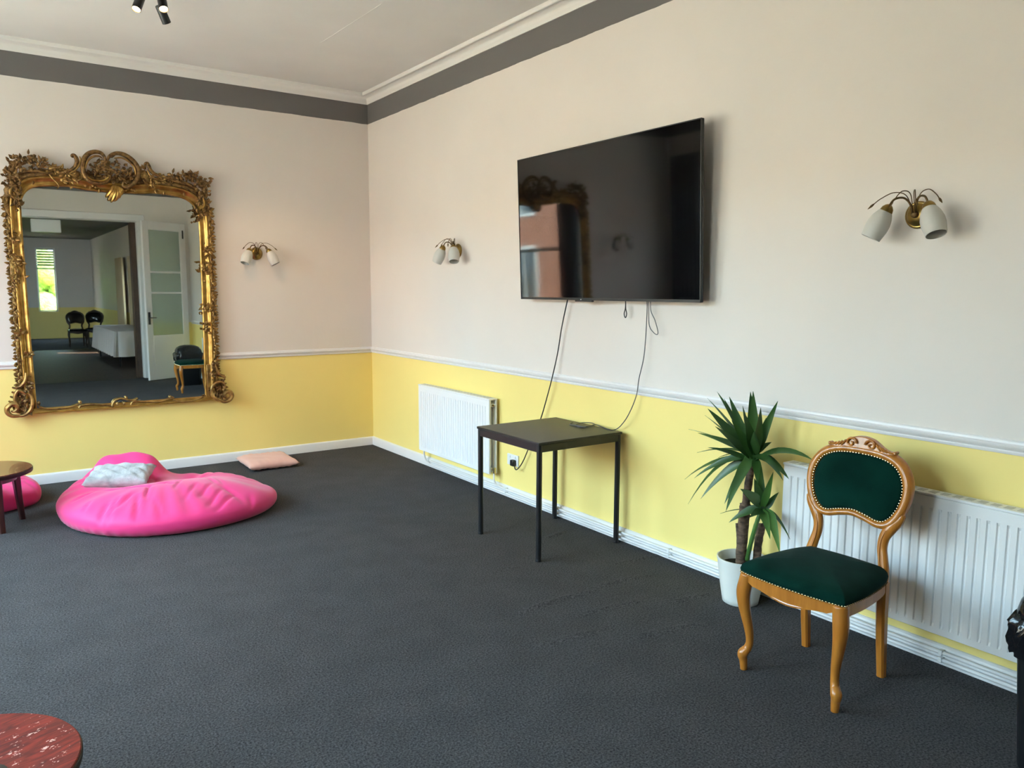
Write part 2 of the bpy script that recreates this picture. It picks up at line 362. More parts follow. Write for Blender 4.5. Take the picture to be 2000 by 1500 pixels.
# cornice all round
prof = [(0, 3.511), (.010, 3.5105), (.012, 3.519)]
for k in range(9):
    a = k/8*math.pi/2; prof.append((.078-.064*math.cos(a)**1.0, 3.524+.058*math.sin(a)))
prof += [(.079, 3.574), (.084, 3.568), (.092, 3.567), (.098, 3.572), (.100, 3.581), (.100, 3.602)]
prof = [(d, z) for d, z in prof]
loops = [[(XL+d, YR+d, z), (-d, YR+d, z), (-d, -d, z), (XL+d, -d, z)] for d, z in prof]
struct('trim_1', MB().loft(loops), M['corn'], 'coved plaster cornice', angle=50)
def sweep_wall(prof, which, a, b):
    mb = MB(); L = []
    for q in (a, b):
        L.append([(q, -d, z) if which == 'B' else (-d, q, z) for d, z in prof])
    return mb.loft(L, True, True)
dado = [(0, .986), (.010, .988), (.013, .994), (.013, 1.0), (.009, 1.004), (.015, 1.009), (.022, 1.020), (.023, 1.028), (.014, 1.033), (.012, 1.042), (.006, 1.047), (0, 1.048)]
struct('trim_2', sweep_wall(dado, 'B', XL, 0), M['trim'], 'white dado rail under the mirror wall paint line', angle=30)
struct('trim_3', sweep_wall(dado, 'R', YR, 0), M['trim'], 'white dado rail along the television wall', angle=30)
skirt = [(0, 0), (.018, 0), (.018, .074), (.015, .080), (.008, .087), (0, .088)]
struct('baseboard_back', sweep_wall(skirt, 'B', XL, 0), M['trim'], 'white skirting board under the mirror', angle=30)
struct('baseboard_right', sweep_wall(skirt, 'R', YR, 0), M['trim'], 'white skirting board along the television wall', angle=30)

# heating pipes along the right skirting, with clips
for zc, lab in ((.064, 'upper white heating pipe running along the skirting'), (.030, 'lower white heating pipe running along the skirting')):
    r = empty('heating_pipe', (0, -1.3, zc)); tag(r, lab, 'pipe', 'heating pipes')
    MB().tube([(-.036, 0.0, 0), (-.036, -5.9, 0)], .0095, 10).build('pipe_run', M['trim'], r)
    for yc in (-2.55, -3.20, -4.32, -5.95):
        mb = MB().box((-.047, yc+1.3-.009, -.011), (-.018, yc+1.3+.009, .0115)).build('pipe_clip', M['white_plastic'], r, bevel=.003)

# sash windows of the left wall
for i, (a, b) in enumerate(WINS):
    x0, x1 = XL-.22, XL-.14; w = empty('window_%d' % (i+1), (0, 0, 0)); tag(w, None, None, None, 'structure')
    t = .07; zm = (WZ0+WZ1)/2+.1
    mb = MB().box((x0, a, WZ0), (x1, a+t, WZ1)).box((x0, b-t, WZ0), (x1, b, WZ1)).box((x0, a, WZ1-t), (x1, b, WZ1)).box((x0, a, WZ0), (x1, b, WZ0+t))
    mb.build('window_frame', M['winwhite'], w, smooth=False)
    MB().box((x0+.01, a+t, zm-.03), (x1, b-t, zm+.03)).build('meeting_rail', M['winwhite'], w, smooth=False)
    MB().box((x0+.03, a+t, WZ0+t), (x0+.036, b-t, zm-.03)).build('pane', M['glass'], w, smooth=False)
    MB().box((x0+.03, a+t, zm+.03), (x0+.036, b-t, WZ1-t)).build('pane', M['glass'], w, smooth=False)
    MB().box((XL-.14, a-.05, WZ0-.04), (XL+.05, b+.05, WZ0)).build('window_sill', M['winwhite'], w, smooth=False)
# dark curtains hanging beside them
def curtain(y0, y1, x, z0, z1, m, label, amp=.035, n=7, along='y'):
    L = []
    for z in np.linspace(z0, z1, 6):
        loop = []; f = 1.0-.10*(z-z0)/(z1-z0); K = n*8
        for s in (1, -1):
            for k in range(K+1):
                t = k/K if s == 1 else 1-k/K
                c = (y0+y1)/2+(t-.5)*(y1-y0)*f; d = amp*math.sin(t*n*2*math.pi)+.006*s
                loop.append((x+d, c, z) if along == 'y' else (c, x+d, z))
        L.append(loop)
    o = MB().loft(L, True, True).build('curtain', m, None, angle=180); tag(o, label, 'curtain'); return o
for k, (a, b, lab) in enumerate([(-.62, -.06, 'dark curtain between the mirror wall and the first window'), (-2.44, -2.02, 'dark curtain between the first and second windows'),
                      (-4.75, -4.25, 'dark curtain between the second and third windows')]):
    curtain(a, b, XL+.07, .12, 3.05, M['curtain'], lab)

# doorway casing, folded-back glazed door
ca = MB().box((OX1-.02, YR, 0), (OX1+.10, YR+.03, OZ+.10)).box((OX0-.10, YR, 0), (OX0+.02, YR+.03, OZ+.10)).box((OX0-.10, YR, OZ-.02), (OX1+.10, YR+.035, OZ+.10))
ca.box((OX1-.03, YR-.2, 0), (OX1, YR, OZ)).box((OX0, YR-.2, 0), (OX0+.03, YR, OZ)).box((OX0, YR-.2, OZ-.03), (OX1, YR, OZ))
struct('trim_4', ca, M['trim'], 'white casing of the wide doorway', bevel=.008)
A, B2 = np.array((-.90, -7.52)), np.array((-.10, -7.97)); DL = float(np.linalg.norm(B2-A)); DA = math.atan2(B2[1]-A[1], B2[0]-A[0])
dr = empty('door_1', (A[0], A[1], .01), DA); tag(dr, None, None, None, 'structure')
struct('trim_5', MB().box((OX1-.12, YR-.30, 0), (OX1-.03, YR-.12, OZ-.03)), M['brown_post'], 'brown wooden post inside the doorway', bevel=.006)
t = .022; Hd = 2.82; st = .125
fr = MB().box((0, -t, 0), (st, t, Hd)).box((DL-st, -t, 0), (DL, t, Hd)).box((st, -t, Hd-.15), (DL-st, t, Hd)).box((st, -t, 0), (DL-st, t, .80))
for z in (1.56, 1.93): fr.box((st, -t*.8, z-.018), (DL-st, t*.8, z+.018))
fr.build('door_frame', M['trim'], dr, bevel=.004)
for z0, z1 in ((.80, 1.542), (1.578, 1.912), (1.948, Hd-.15)):
    MB().box((st, -.004, z0), (DL-st, .004, z1)).build('pane', M['frost'], dr, smooth=False)
MB().box((.03, t, 1.0), (.07, t+.012, 1.22)).tube([(.05, t+.01, 1.12), (.05, t+.05, 1.12), (.16, t+.055, 1.12)], .009, 8).build('door_handle', M['black_metal'], dr)
MB().box((DL-.07, t, 2.55), (DL-.045, t+.012, 2.70)).build('bolt', M['black_metal'], dr, bevel=.002)

# the room beyond the doorway (seen in the mirror)
YF = -22.0; HXL = -6.5; HC = 3.25
struct('floor_hall', MB().box((HXL, -16.5, -.08), (0, YR, -.002)), M['dark_wood_floor'], 'dark boarded floor beyond the doorway', smooth=False)
struct('floor_far', MB().box((HXL, YF, -.08), (0, -16.5, .002)), M['carpet'], 'carpet at the far end beyond the doorway', smooth=False)
struct('ceiling_hall', MB().box((HXL-.2, YF-.2, HC), (.2, YR-.2, HC+.15)), M['shaded_ceil'], 'ceiling beyond the doorway with shade put into its colour', smooth=False)
M['wall_hall'] = wall_paint('hall_plaster', False)
FX0, FX1, FZ0, FZ1 = -1.60, -1.05, .88, 2.95
wf = MB().box((HXL-.2, YF-.2, -.1), (FX0, YF, HC)).box((FX1, YF-.2, -.1), (.2, YF, HC)).box((FX0, YF-.2, -.1), (FX1, YF, FZ0)).box((FX0, YF-.2, FZ1), (FX1, YF, HC))
struct('wall_far', wf, M['wall_hall'], 'far wall beyond the doorway', smooth=False)
SY0, SY1, SZ0, SZ1 = -14.9, -14.3, .95, 2.25
ws = MB().box((0, YF-.2, -.1), (.2, SY0, HC)).box((0, SY1, -.1), (.2, YR-.2, HC)).box((0, SY0, -.1), (.2, SY1, SZ0)).box((0, SY0, SZ1), (.2, SY1, HC))
struct('wall_hall_right', ws, M['wall_hall'], 'side wall beyond the doorway', smooth=False)
struct('wall_hall_left', MB().box((HXL-.2, YF-.2, -.1), (HXL, YR-.2, HC)), M['wall_hall'], 'left wall beyond the doorway', smooth=False)
for n_, (p0, p1, ax) in enumerate([((FX0, YF-.1, FZ0), (FX1, YF-.05, FZ1), 0), ((.1, SY0, SZ0), (.15, SY1, SZ1), 1)]):
    w = empty('window_%d' % (4+n_)); tag(w, None, None, None, 'structure'); t = .05; mb = MB()
    if ax == 0:
        mb.box((p0[0], p0[1], p0[2]), (p0[0]+t, p1[1], p1[2])).box((p1[0]-t, p0[1], p0[2]), (p1[0], p1[1], p1[2])).box((p0[0], p0[1], 2.25), (p1[0], p1[1], 2.30))
        mb.box((p0[0], p0[1], p0[2]), (p1[0], p1[1], p0[2]+t)).box((p0[0], p0[1], p1[2]-t), (p1[0], p1[1], p1[2]))
        bl = MB()
        for k in range(7): bl.box((p0[0]+t, YF-.04, 2.93-k*.085-.06), (p1[0]-t, YF-.02, 2.93-k*.085))
        bl.build('blind', M['cloth'], w, smooth=False)
    else:
        for q in (p0[1], (p0[1]+p1[1])/2-.03, p1[1]-.06): mb.box((p0[0], q, p0[2]), (p1[0], q+.06, p1[2]))
        mb.box((p0[0], p0[1], p0[2]), (p1[0], p1[1], p0[2]+t)).box((p0[0], p0[1], p1[2]-t), (p1[0], p1[1], p1[2]))
    mb.build('window_frame', M['winwhite'], w, smooth=False)
    pd = bpy.data.lights.new('window_portal', 'AREA'); pd.shape = 'RECTANGLE'; pd.cycles.is_portal = True
    po = bpy.data.objects.new('window_portal', pd); COL.objects.link(po)
    if ax == 0: pd.size = p1[0]-p0[0]; pd.size_y = p1[2]-p0[2]; po.location = ((p0[0]+p1[0])/2, YF-.19, (p0[2]+p1[2])/2); po.rotation_euler = (math.pi/2, 0, 0)
    else: pd.size = p1[2]-p0[2]; pd.size_y = p1[1]-p0[1]; po.location = (.19, (p0[1]+p1[1])/2, (p0[2]+p1[2])/2); po.rotation_euler = (0, math.pi/2, 0)
curtain(-16.2, -15.0, -.10, .35, 2.45, M['cream_curtain'], 'cream curtain at the far edge of the side window beyond the doorway', n=9)
curtain(-14.15, -13.6, -.10, .35, 2.45, M['cream_curtain'], 'cream curtain at the near edge of the side window beyond the doorway', n=7)

# outside: pavement, brick building across the street, hedge
struct('pavement', MB().box((-60, -60, -.45), (60, 40, -.35)), M['pave'], 'pavement outside the windows', smooth=False)
bb = empty('brick_building', (-14, -24, -.35)); tag(bb, 'red brick building across the street seen reflected in the television', 'building')
MB().box((-4, -14, 0), (0, 14, 8.5)).build('wall', M['brick'], bb, smooth=False)
for k, yc in enumerate((-11, -8, -5, -2, 1, 4, 7, 10)):
    for zc in (.5, 3.6):
        q = MB().box((-.02, yc, zc), (.06, yc+1.5, zc+2.0)).build('window', M['winwhite'], bb, smooth=False)
        MB().box((.05, yc+.1, zc+.1), (.075, yc+.7, zc+1.9)).box((.05, yc+.8, zc+.1), (.075, yc+1.4, zc+1.9)).build('pane', M['dark_glass'], q, smooth=False)
MB().box((0, -6.5, 2.6), (.15, 3, 3.4)).build('shop_sign', M['orange'], bb, smooth=False)
tb_ = empty('added_terrace', (-20, 7, -.35)); tag(tb_, 'added unseen cream terrace that cuts the low sky', 'building')  # unseen block added to cut low sky and bounce warm light indoors
MB().box((-4, -17, 0), (0, 17, 5.2)).build('wall', M['cream'], tb_, smooth=False)
for yc in range(-15, 16, 3):
    for zc in (.8, 3.0):
        q = MB().box((-.02, yc, zc), (.06, yc+1.1, zc+1.5)).build('window', M['winwhite'], tb_, smooth=False)
        MB().box((.05, yc+.1, zc+.1), (.075, yc+1.0, zc+1.4)).build('pane', M['dark_glass'], q, smooth=False)
hg = MB(); rr = random.Random(3)
for k in range(160):
    hg.ball((-1.4+rr.uniform(-3.5, 3.5), YF-5+rr.uniform(-.8, .8), rr.uniform(-.2, 3.4)), rr.uniform(.35, .6), 8, 5)
tag(hg.build('hedge', M['hedge'], None), 'sunlit green hedge outside the far window beyond the doorway', 'hedge')

# ================================================================== GILT MIRROR
mr = empty('gilt_mirror', (-2.39, 0, .60)); tag(mr, 'large wall mirror in an ornate carved gilt frame with scrolled crest', 'mirror')
OFF = np.array((-2.39, 0, .60))
def mw(px, py, y=-.06): p = at_y(px, py, -.07); return np.array((p[0], y, p[2]))-OFF
# inner outline of the frame (x, z): up the left side, over the shouldered top, down the right side
xl, xr, zb, zt = -3.065, -1.695, .645, 2.475
inner = [(xl+.012, zb), (xl+.004, 1.2), (xl, 1.8), (xl, 2.22), (xl+.012, 2.36), (xl+.07, 2.445), (xl+.17, 2.475), (xl+.35, 2.485), (-2.6, 2.470), (-2.38, 2.462), (-2.16, 2.470),
         (xr-.36, 2.480), (xr-.18, 2.465), (xr-.075, 2.425), (xr-.014, 2.34), (xr, 2.2), (xr, 1.8), (xr-.004, 1.2), (xr-.012, zb)]
inn = [np.array(p) for p in catmull(inner, 6)]
# glass: polygon fan a little larger than the opening
gl = [(p[0]+(-.03 if p[0] < -2.39 else .03), p[1]+(.03 if p[1] > 2.3 else 0)) for p in inn]
MB().prism([(a, b-.02 if b < .7 else b) for a, b in gl], -.030, -.036, lambda a, b, d: np.array((a, d, b))-OFF).build('mirror_pane', M['mirror'], mr, smooth=False)
MB().prism([(a, b-.02 if b < .7 else b) for a, b in gl], -.004, -.029, lambda a, b, d: np.array((a, d, b))-OFF).build('backing_board', M['mahog_leg'], mr, smooth=False)
def frame_sweep(prof, path):
    L = []; n = len(path)
    for i in range(n):
        t = path[min(i+1, n-1)]-path[max(i-1, 0)]; t /= np.linalg.norm(t); nn = np.array((-t[1], t[0]))
        L.append([np.array((path[i][0]+nn[0]*w, -d, path[i][1]+nn[1]*w))-OFF for w, d in prof])
    return MB().loft(L, True, True)
frame_sweep([(-.004, .034), (-.004, .046), (.004, .052), (.012, .050), (.018, .044), (.028, .041), (.040, .044), (.050, .054), (.058, .066), (.066, .070), (.074, .066), (.080, .054), (.084, .030), (.084, .006), (0, .006)],
            inn).build('frame_moulding', M['gold_bright'], mr, angle=60)
# carved outer band behind the leaf work, broader across the top
L = []; n_ = len(inn)
for i, p in enumerate(inn):
    t = inn[min(i+1, n_-1)]-inn[max(i-1, 0)]; t /= np.linalg.norm(t); nn = np.array((-t[1], t[0])); top_ = min(1, max(0, (p[1]-2.25)/.18)); w1 = .108+.030*top_+.007*math.sin(i*2.3)
    L.append([np.array((p[0]+nn[0]*w, -d, p[1]+nn[1]*w))-OFF for w, d in ((.070, .006), (.070, .050), (.084, .060), (w1-.012, .056), (w1, .040), (w1, .006))])
MB().loft(L, True, True).build('outer_band', M['gold_dark'], mr, angle=60)
# bottom rail and its trailing vine
L = []
for x in np.linspace(xl-.05, xr+.05, 40):
    L.append([np.array((x, -d, zb+h))-OFF for h, d in ((.008, .034), (.010, .046), (.002, .054), (-.012, .052), (-.024, .058), (-.034, .050), (-.036, .010), (.0, .008))])
MB().loft(L, True, True).build('bottom_rail', M['gold_bright'], mr, angle=60)
def px_tube(pts, r0, r1, m, name, y=-.062, n=6, seg=8, peak=None, flat=1.0):
    c = catmull([mw(a, b, y if len(q) == 0 else q[0]) for a, b, *q in pts], n); K = len(c)
    rad = [r0+(r1-r0)*i/(K-1) for i in range(K)]
    if peak: rad = [rad[i]+peak*math.sin(math.pi*i/(K-1)) for i in range(K)]
    return MB().tube(c, rad, seg)
v = px_tube([(74, 790), (80, 796), (100, 799), (130, 797), (152, 790), (157, 787)], .007, .004, None, '')
v2 = px_tube([(155, 797), (160, 792), (185, 790), (212, 792), (222, 796)], .008, .005, None, '')
v3 = px_tube([(219, 794), (224, 783), (236, 779), (250, 781), (262, 782), (270, 778)], .010, .006, None, '')
v4 = px_tube([(256, 791), (262, 784), (285, 785), (310, 785), (330, 780), (340, 777), (334, 775)], .008, .005, None, '')
v5 = px_tube([(338, 781), (355, 785), (375, 783), (392, 778), (402, 772)], .007, .006, None, '')
vine = MB()
for q in (v, v2, v3, v4, v5): vine.add(q.v, q.f)
for a, b in ((247, 777), (243, 788), (157, 786), (76, 788), (334, 776), (230, 789)): vine.ball(mw(a, b, -.06), .013, 8, 5, (1, .7, 1.2))
vine.build('trailing_vine', M['gold'], mr)

def leaflet(mb, p, ang, ln, w, lift=.02):     # one small carved leaf: teardrop pointing along ang in the frame plane
    d = np.array((math.cos(ang), -lift/ln*.5, math.sin(ang))); d /= np.linalg.norm(d); Mx = axes(d, (0, 1, 0))
    prof = [(.10*w, 0), (.75*w, .18*ln), (w, .42*ln), (.62*w, .72*ln), (.06*w, ln)]
    mb.lathe(prof, 6, p, Mx @ np.diag((1, .55, 1)))
rg = random.Random(11)
# pierced leaf edging down both sides
for side in (0, 1):
    ed = MB(); n = 54
    for i in range(n):
        t = i/(n-1); z = 2.36-1.52*t; x = (xl-.100 if side == 0 else xr+.100)+.004*t*(1 if side == 0 else -1); out = math.pi if side == 0 else 0
        q = lambda dx, dz, y: np.array((x+dx, y, z+dz))-OFF
        leaflet(ed, q(0, 0, -.045), out+rg.uniform(-.6, .6), rg.uniform(.030, .044), rg.uniform(.011, .015))
        leaflet(ed, q((.012 if side == 0 else -.012), .01, -.060), -math.pi/2+rg.uniform(-.7, .7), rg.uniform(.034, .050), rg.uniform(.010, .014))
        ed.ball(q(rg.uniform(-.012, .012), rg.uniform(-.012, .012), -.058), rg.uniform(.009, .014), 6, 4)
    tag(ed.build('leaf_edging', M['gold'], mr), kind='stuff')
# crest: two large C-scrolls, inner curls and side scrolls
def scroll(pts, r0, r1, peak, name, m='gold_dark', y=-.07, seg=10):
    o = px_tube(pts, r0, r1, None, '', y=y, n=7, seg=seg, peak=peak); return o.build(name, M[m], mr)
scroll([(205, 314), (203, 306), (196, 299), (184, 297), (172, 301), (164, 311), (161, 325), (164, 340), (173, 352), (187, 357), (202, 357), (212, 351), (215, 344), (209, 341)], .010, .006, .013, 'crest_scroll', y=-.085)
scroll([(209, 314), (214, 305), (226, 300), (240, 302), (254, 310), (265, 322), (270, 335), (268, 347), (261, 358), (250, 365), (240, 364), (240, 356)], .010, .006, .013, 'crest_scroll', y=-.085)
scroll([(166, 330), (170, 316), (180, 307), (192, 306), (200, 311)], .005, .004, .005, 'crest_rib', 'gold', y=-.10)
scroll([(170, 346), (182, 353), (198, 354), (208, 350), (211, 345)], .005, .004, .004, 'crest_rib', 'gold_bright', y=-.105)
scroll([(222, 310), (236, 309), (250, 316), (261, 328), (264, 342)], .005, .004, .005, 'crest_rib', 'gold', y=-.10)
scroll([(143, 308), (140, 305), (142, 303), (146, 305), (150, 313), (149, 322), (142, 330), (130, 336), (116, 337)], .006, .008, .010, 'side_scroll', y=-.075)
scroll([(155, 306), (157, 314), (153, 325), (146, 333), (134, 339)], .004, .004, .004, 'crest_rib', 'gold', y=-.085)
scroll([(284, 326), (283, 321), (287, 319), (290, 324), (294, 333), (302, 340), (314, 345), (330, 349)], .006, .008, .010, 'side_scroll', y=-.075)
scroll([(286, 331), (292, 342), (304, 350), (322, 354)], .004, .004, .004, 'crest_rib', 'gold', y=-.085)
scroll([(94, 338), (104, 350), (112, 358), (115, 364), (112, 367)], .0045, .003, .002, 'tendril', 'gold', y=-.072)
scroll([(26, 362), (20, 372), (22, 383), (30, 389)], .005, .006, .005, 'corner_rib', 'gold', y=-.078)
scroll([(396, 387), (399, 396), (397, 405), (391, 408)], .005, .005, .005, 'corner_rib', 'gold_bright', y=-.078)
scroll([(42, 337), (58, 334), (76, 335), (90, 338), (104, 338)], .008, .008, .006, 'shoulder_scroll', 'gold_dark', y=-.07)
scroll([(326, 352), (344, 354), (362, 358), (380, 366), (390, 374)], .008, .008, .006, 'shoulder_scroll', 'gold_dark', y=-.07)
# carved foliage filling: clusters of leaves (px centre, spread, count)
fol = MB()
def cluster(mb, cx, cy, sx, sy, n, size=1.0, y=-.066, ang0=None):
    for k in range(n):
        a = rg.uniform(-math.pi, math.pi) if ang0 is None else ang0+rg.uniform(-.8, .8)
        px, py = cx+rg.gauss(0, sx), cy+rg.gauss(0, sy)
        if rg.random() < .72: leaflet(mb, mw(px, py, y+rg.uniform(-.012, .012)), a, rg.uniform(.028, .052)*size, rg.uniform(.009, .015)*size, .03)
        else: mb.ball(mw(px, py, y-.004+rg.uniform(-.01, .01)), rg.uniform(.006, .013)*size, 6, 4)
for args in [(190, 332, 8, 8, 46), (206, 328, 6, 9, 26), (222, 333, 8, 10, 40), (246, 342, 9, 9, 40), (262, 346, 7, 6, 22), (205, 345, 6, 6, 18), (174, 342, 5, 5, 10)]: cluster(fol, *args)
tag(fol.build('crest_foliage', M['gold_dark'], mr), kind='stuff')
f2 = MB()
for args in [(128, 343, 9, 4, 34), (150, 347, 7, 4, 22), (110, 330, 7, 3, 22, 1, -.06), (100, 331, 5, 3, 14), (282, 345, 8, 5, 34), (300, 358, 8, 5, 34), (276, 338, 5, 5, 18), (320, 347, 8, 3, 18), (140, 349, 10, 3, 12)]: cluster(f2, *args)
tag(f2.build('rail_foliage', M['gold'], mr), kind='stuff')
f3 = MB()
for args in [(32, 322, 8, 7, 52), (20, 335, 6, 7, 34), (52, 311, 9, 3.5, 34), (72, 313, 8, 3, 24), (85, 317, 5, 3, 14), (66, 325, 10, 3, 18), (16, 352, 5, 6, 22), (30, 345, 5, 7, 22), (30, 375, 5, 8, 30), (36, 396, 4, 5, 20)]: cluster(f3, *args)
tag(f3.build('corner_foliage', M['gold_dark'], mr), kind='stuff')
f4 = MB()
for args in [(396, 358, 7, 6, 46), (402, 372, 4, 7, 30), (366, 341, 8, 3, 30), (350, 345, 8, 3, 22), (378, 350, 6, 4, 24), (335, 349, 6, 3, 18), (394, 388, 4, 5, 20), (390, 412, 5, 6, 34), (402, 400, 3, 10, 24)]: cluster(f4, *args)
tag(f4.build('corner_foliage', M['gold_dark'], mr), kind='stuff')
for args in [[(32, 512, 5, 8, 26), (34, 540, 5, 6, 18), (32, 470, 4, 9, 16), (38, 655, 4, 6, 14), (56, 694, 4, 3, 10)], [(400, 525, 5, 9, 30), (404, 487, 4, 6, 18), (405, 600, 5, 6, 18), (402, 640, 4, 6, 12)]]:
    f5 = MB()
    for q in args: cluster(f5, *q)
    tag(f5.build('side_foliage', M['gold'], mr), kind='stuff')
# small leaf tips hanging over the top of the glass
tp = MB()
for a, b in ((66, 357), (140, 364), (177, 366), (195, 372), (262, 371), (303, 374), (320, 377), (360, 380)): leaflet(tp, mw(a, b-4, -.058), -math.pi/2+rg.uniform(-.3, .3), .036, .011)
for a, b in ((188, 366), (250, 369), (258, 371), (246, 371), (182, 363), (168, 363), (40, 366), (42, 378)): tp.ball(mw(a, b, -.058), .012, 8, 5)
tag(tp.build('hanging_tips', M['gold'], mr), kind='stuff')
# shell pendant at the centre of the top
sh = MB()
for k, (x0, y0, x1, y1, w) in enumerate([(222, 362, 209, 384, .016), (224, 362, 213, 391, .016), (227, 362, 219, 394, .017), (230, 363, 226, 392, .016), (232, 364, 232, 387, .017), (234, 366, 237, 380, .018)]):
    a, b = mw(x0, y0, -.075), mw(x1, y1, -.07); m_ = (a+b)/2+np.array((.006, -.028, 0)); c = catmull([a, m_, b], 6)
    sh.tube(c, [w*(.55+.5*math.sin(math.pi*min(1, (i+1)/len(c)))) if i < len(c)-1 else .004 for i in range(len(c))], 8)
sh.build('shell_pendant', M['gold_bright'], mr)
# bottom corner volutes with comb-like fringes
for side in (0, 1):
    if side == 0:
        big = [(38, 812), (24, 812), (15, 806), (14, 797), (22, 790), (31, 790), (34, 797), (28, 803), (21, 803)]
        mid = [(52, 771), (44, 765), (36, 762), (30, 769), (29, 781), (34, 790), (41, 792)]
        outr = [(55, 769), (61, 776), (63, 788), (60, 799), (52, 808), (42, 812), (30, 812)]
        arm = [(50, 728), (50, 738), (46, 748), (39, 755), (30, 757)]
        fr_ = [(24, 758), (23, 767), (20, 776), (17, 785)]; fo = [(50, 788, 5, 5, 26), (46, 801, 6, 3, 18), (56, 756, 4, 4, 12), (42, 775, 4, 5, 16)]; ang = math.pi
        ser = [(37, 722), (37, 728), (37, 733), (36, 740), (34, 746), (32, 752)]
    else:
        big = [(424, 778), (436, 784), (447, 781), (452, 773), (449, 766), (442, 765), (438, 771), (442, 777), (446, 775)]
        mid = [(412, 772), (413, 758), (420, 748), (430, 745), (438, 751), (438, 760)]
        outr = [(417, 768), (418, 776), (426, 781), (436, 782)]
        arm = [(420, 710), (423, 722), (428, 731), (436, 735), (440, 738)]
        fr_ = [(439, 734), (441, 742), (443, 750), (445, 757)]; fo = [(424, 760, 4, 5, 26), (428, 770, 5, 3, 18), (418, 722, 4, 8, 22), (432, 752, 4, 4, 14)]; ang = .1
        ser = [(424, 703), (425, 712), (428, 720)]
    cs = MB()
    for pts, r0, r1, pk, y in ((big, .012, .006, .012, -.085), (mid, .007, .006, .007, -.085), (outr, .008, .009, .008, -.075), (arm, .007, .010, .006, -.075)):
        q = px_tube(pts, r0, r1, None, '', y=y, n=6, peak=pk); cs.add(q.v, q.f)
    cs.build('corner_volute', M['gold'], mr)
    cf = MB()
    for q in fo: cluster(cf, *q, y=-.06)
    for (a, b) in fr_: q = px_tube([(a+(9 if side == 0 else -9), b+1), (a+(3 if side == 0 else -3), b), (a, b-1.5)], .010, .006, None, '', y=-.055, n=4); cf.add(q.v, q.f)
    for (a, b) in ser: leaflet(cf, mw(a+(4 if side == 0 else -4), b, -.05), ang+rg.uniform(-.3, .3), .035, .011)
    tag(cf.build('corner_carving', M['gold_dark'], mr), kind='stuff')
    # flared base block behind the volute
    pl = [mw(a, b)[[0, 2]] for a, b in ([(42, 735), (62, 735), (66, 800), (62, 806), (40, 809), (28, 806), (24, 796), (30, 775), (36, 755)] if side == 0 else [(404, 712), (419, 712), (426, 735), (436, 752), (442, 768), (438, 778), (424, 779), (407, 780)])]
    MB().prism(pl, -.008, -.052, lambda a, b, d: np.array((a, d, b))).build('corner_block', M['gold'], mr, bevel=.006)

# ================================================================== WALL LAMPS
def wall_lamp(name, loc, rz, label):
    r = empty(name, loc, rz); tag(r, label, 'wall lamp', 'two-arm brass wall lamps')
    Ry = axes((0, -1, 0), (0, 0, 1))
    MB().lathe([(.060, 0), (.060, .006), (.054, .012), (.050, .012), (.046, .017), (.030, .026), (.012, .030), (.002, .031)], 28, (0, 0, 0), Ry).build('backplate', M['brass'], r, angle=30)
    MB().lathe([(.013, .02), (.016, .034), (.013, .048), (.006, .052)], 14, (0, 0, .0), Ry).build('boss', M['brass_dark'], r)
    for sx in (1, -1):
        cup = np.array((sx*.088, -.098, .032)); d = np.array((sx*.44, -.24, -1.0)); d /= np.linalg.norm(d); A = axes(d)
        MB().tube(catmull([(sx*.004, -.045, 0), (sx*.012, -.058, .045), (sx*.035, -.072, .072), (sx*.066, -.088, .068), cup-d*.012], 7), .0048, 8).build('arm', M['brass_dark'], r)
        MB().lathe([(.006, -.016), (.016, -.010), (.025, .002), (.028, .016), (.027, .022)], 18, cup, A).build('cup', M['brass'], r)
        MB().lathe([(.020, .010), (.031, .022), (.042, .045), (.0485, .072), (.0490, .095), (.0455, .122), (.0415, .145), (.0395, .1452), (.0435, .122), (.0465, .095), (.046, .072), (.039, .045), (.028, .024), (.018, .013)], 26, cup, A, False, False).build('lamp_shade', M['shade'], r, angle=60)
        for pts in ([(sx*.006, -.045, .01), (sx*.03, -.06, .082), (sx*.075, -.08, .098), (sx*.118, -.105, .075), (sx*.142, -.12, .052)], [(sx*.004, -.048, .02), (sx*.008, -.07, .088), (sx*.028, -.10, .098), (sx*.045, -.125, .065), (sx*.05, -.13, .055)]):
            c = catmull(pts, 7); q = MB().tube(c, .0022, 6); e = c[-1]-c[-4]; e /= np.linalg.norm(e)
            q.lathe([(.001, -.006), (.0048, .006), (.0055, .014), (.003, .026), (.0006, .034)], 8, c[-1], axes(e)); q.build('tendril', M['brass_dark'], r)
    return r
wall_lamp('wall_lamp', (-1.18, 0, 1.983), 0, 'brass wall lamp with two frosted shades to the right of the gilt mirror')
wall_lamp('wall_lamp', (-3.70, 0, 1.983), 0, 'brass wall lamp with two frosted shades beyond the far side of the gilt mirror')
wall_lamp('wall_lamp', (0, -1.774, 1.978), -math.pi/2, 'brass wall lamp with two frosted shades between the corner and the television')
wall_lamp('wall_lamp', (0, -5.704, 1.984), -math.pi/2, 'brass wall lamp with two frosted shades right of the television above the chair')

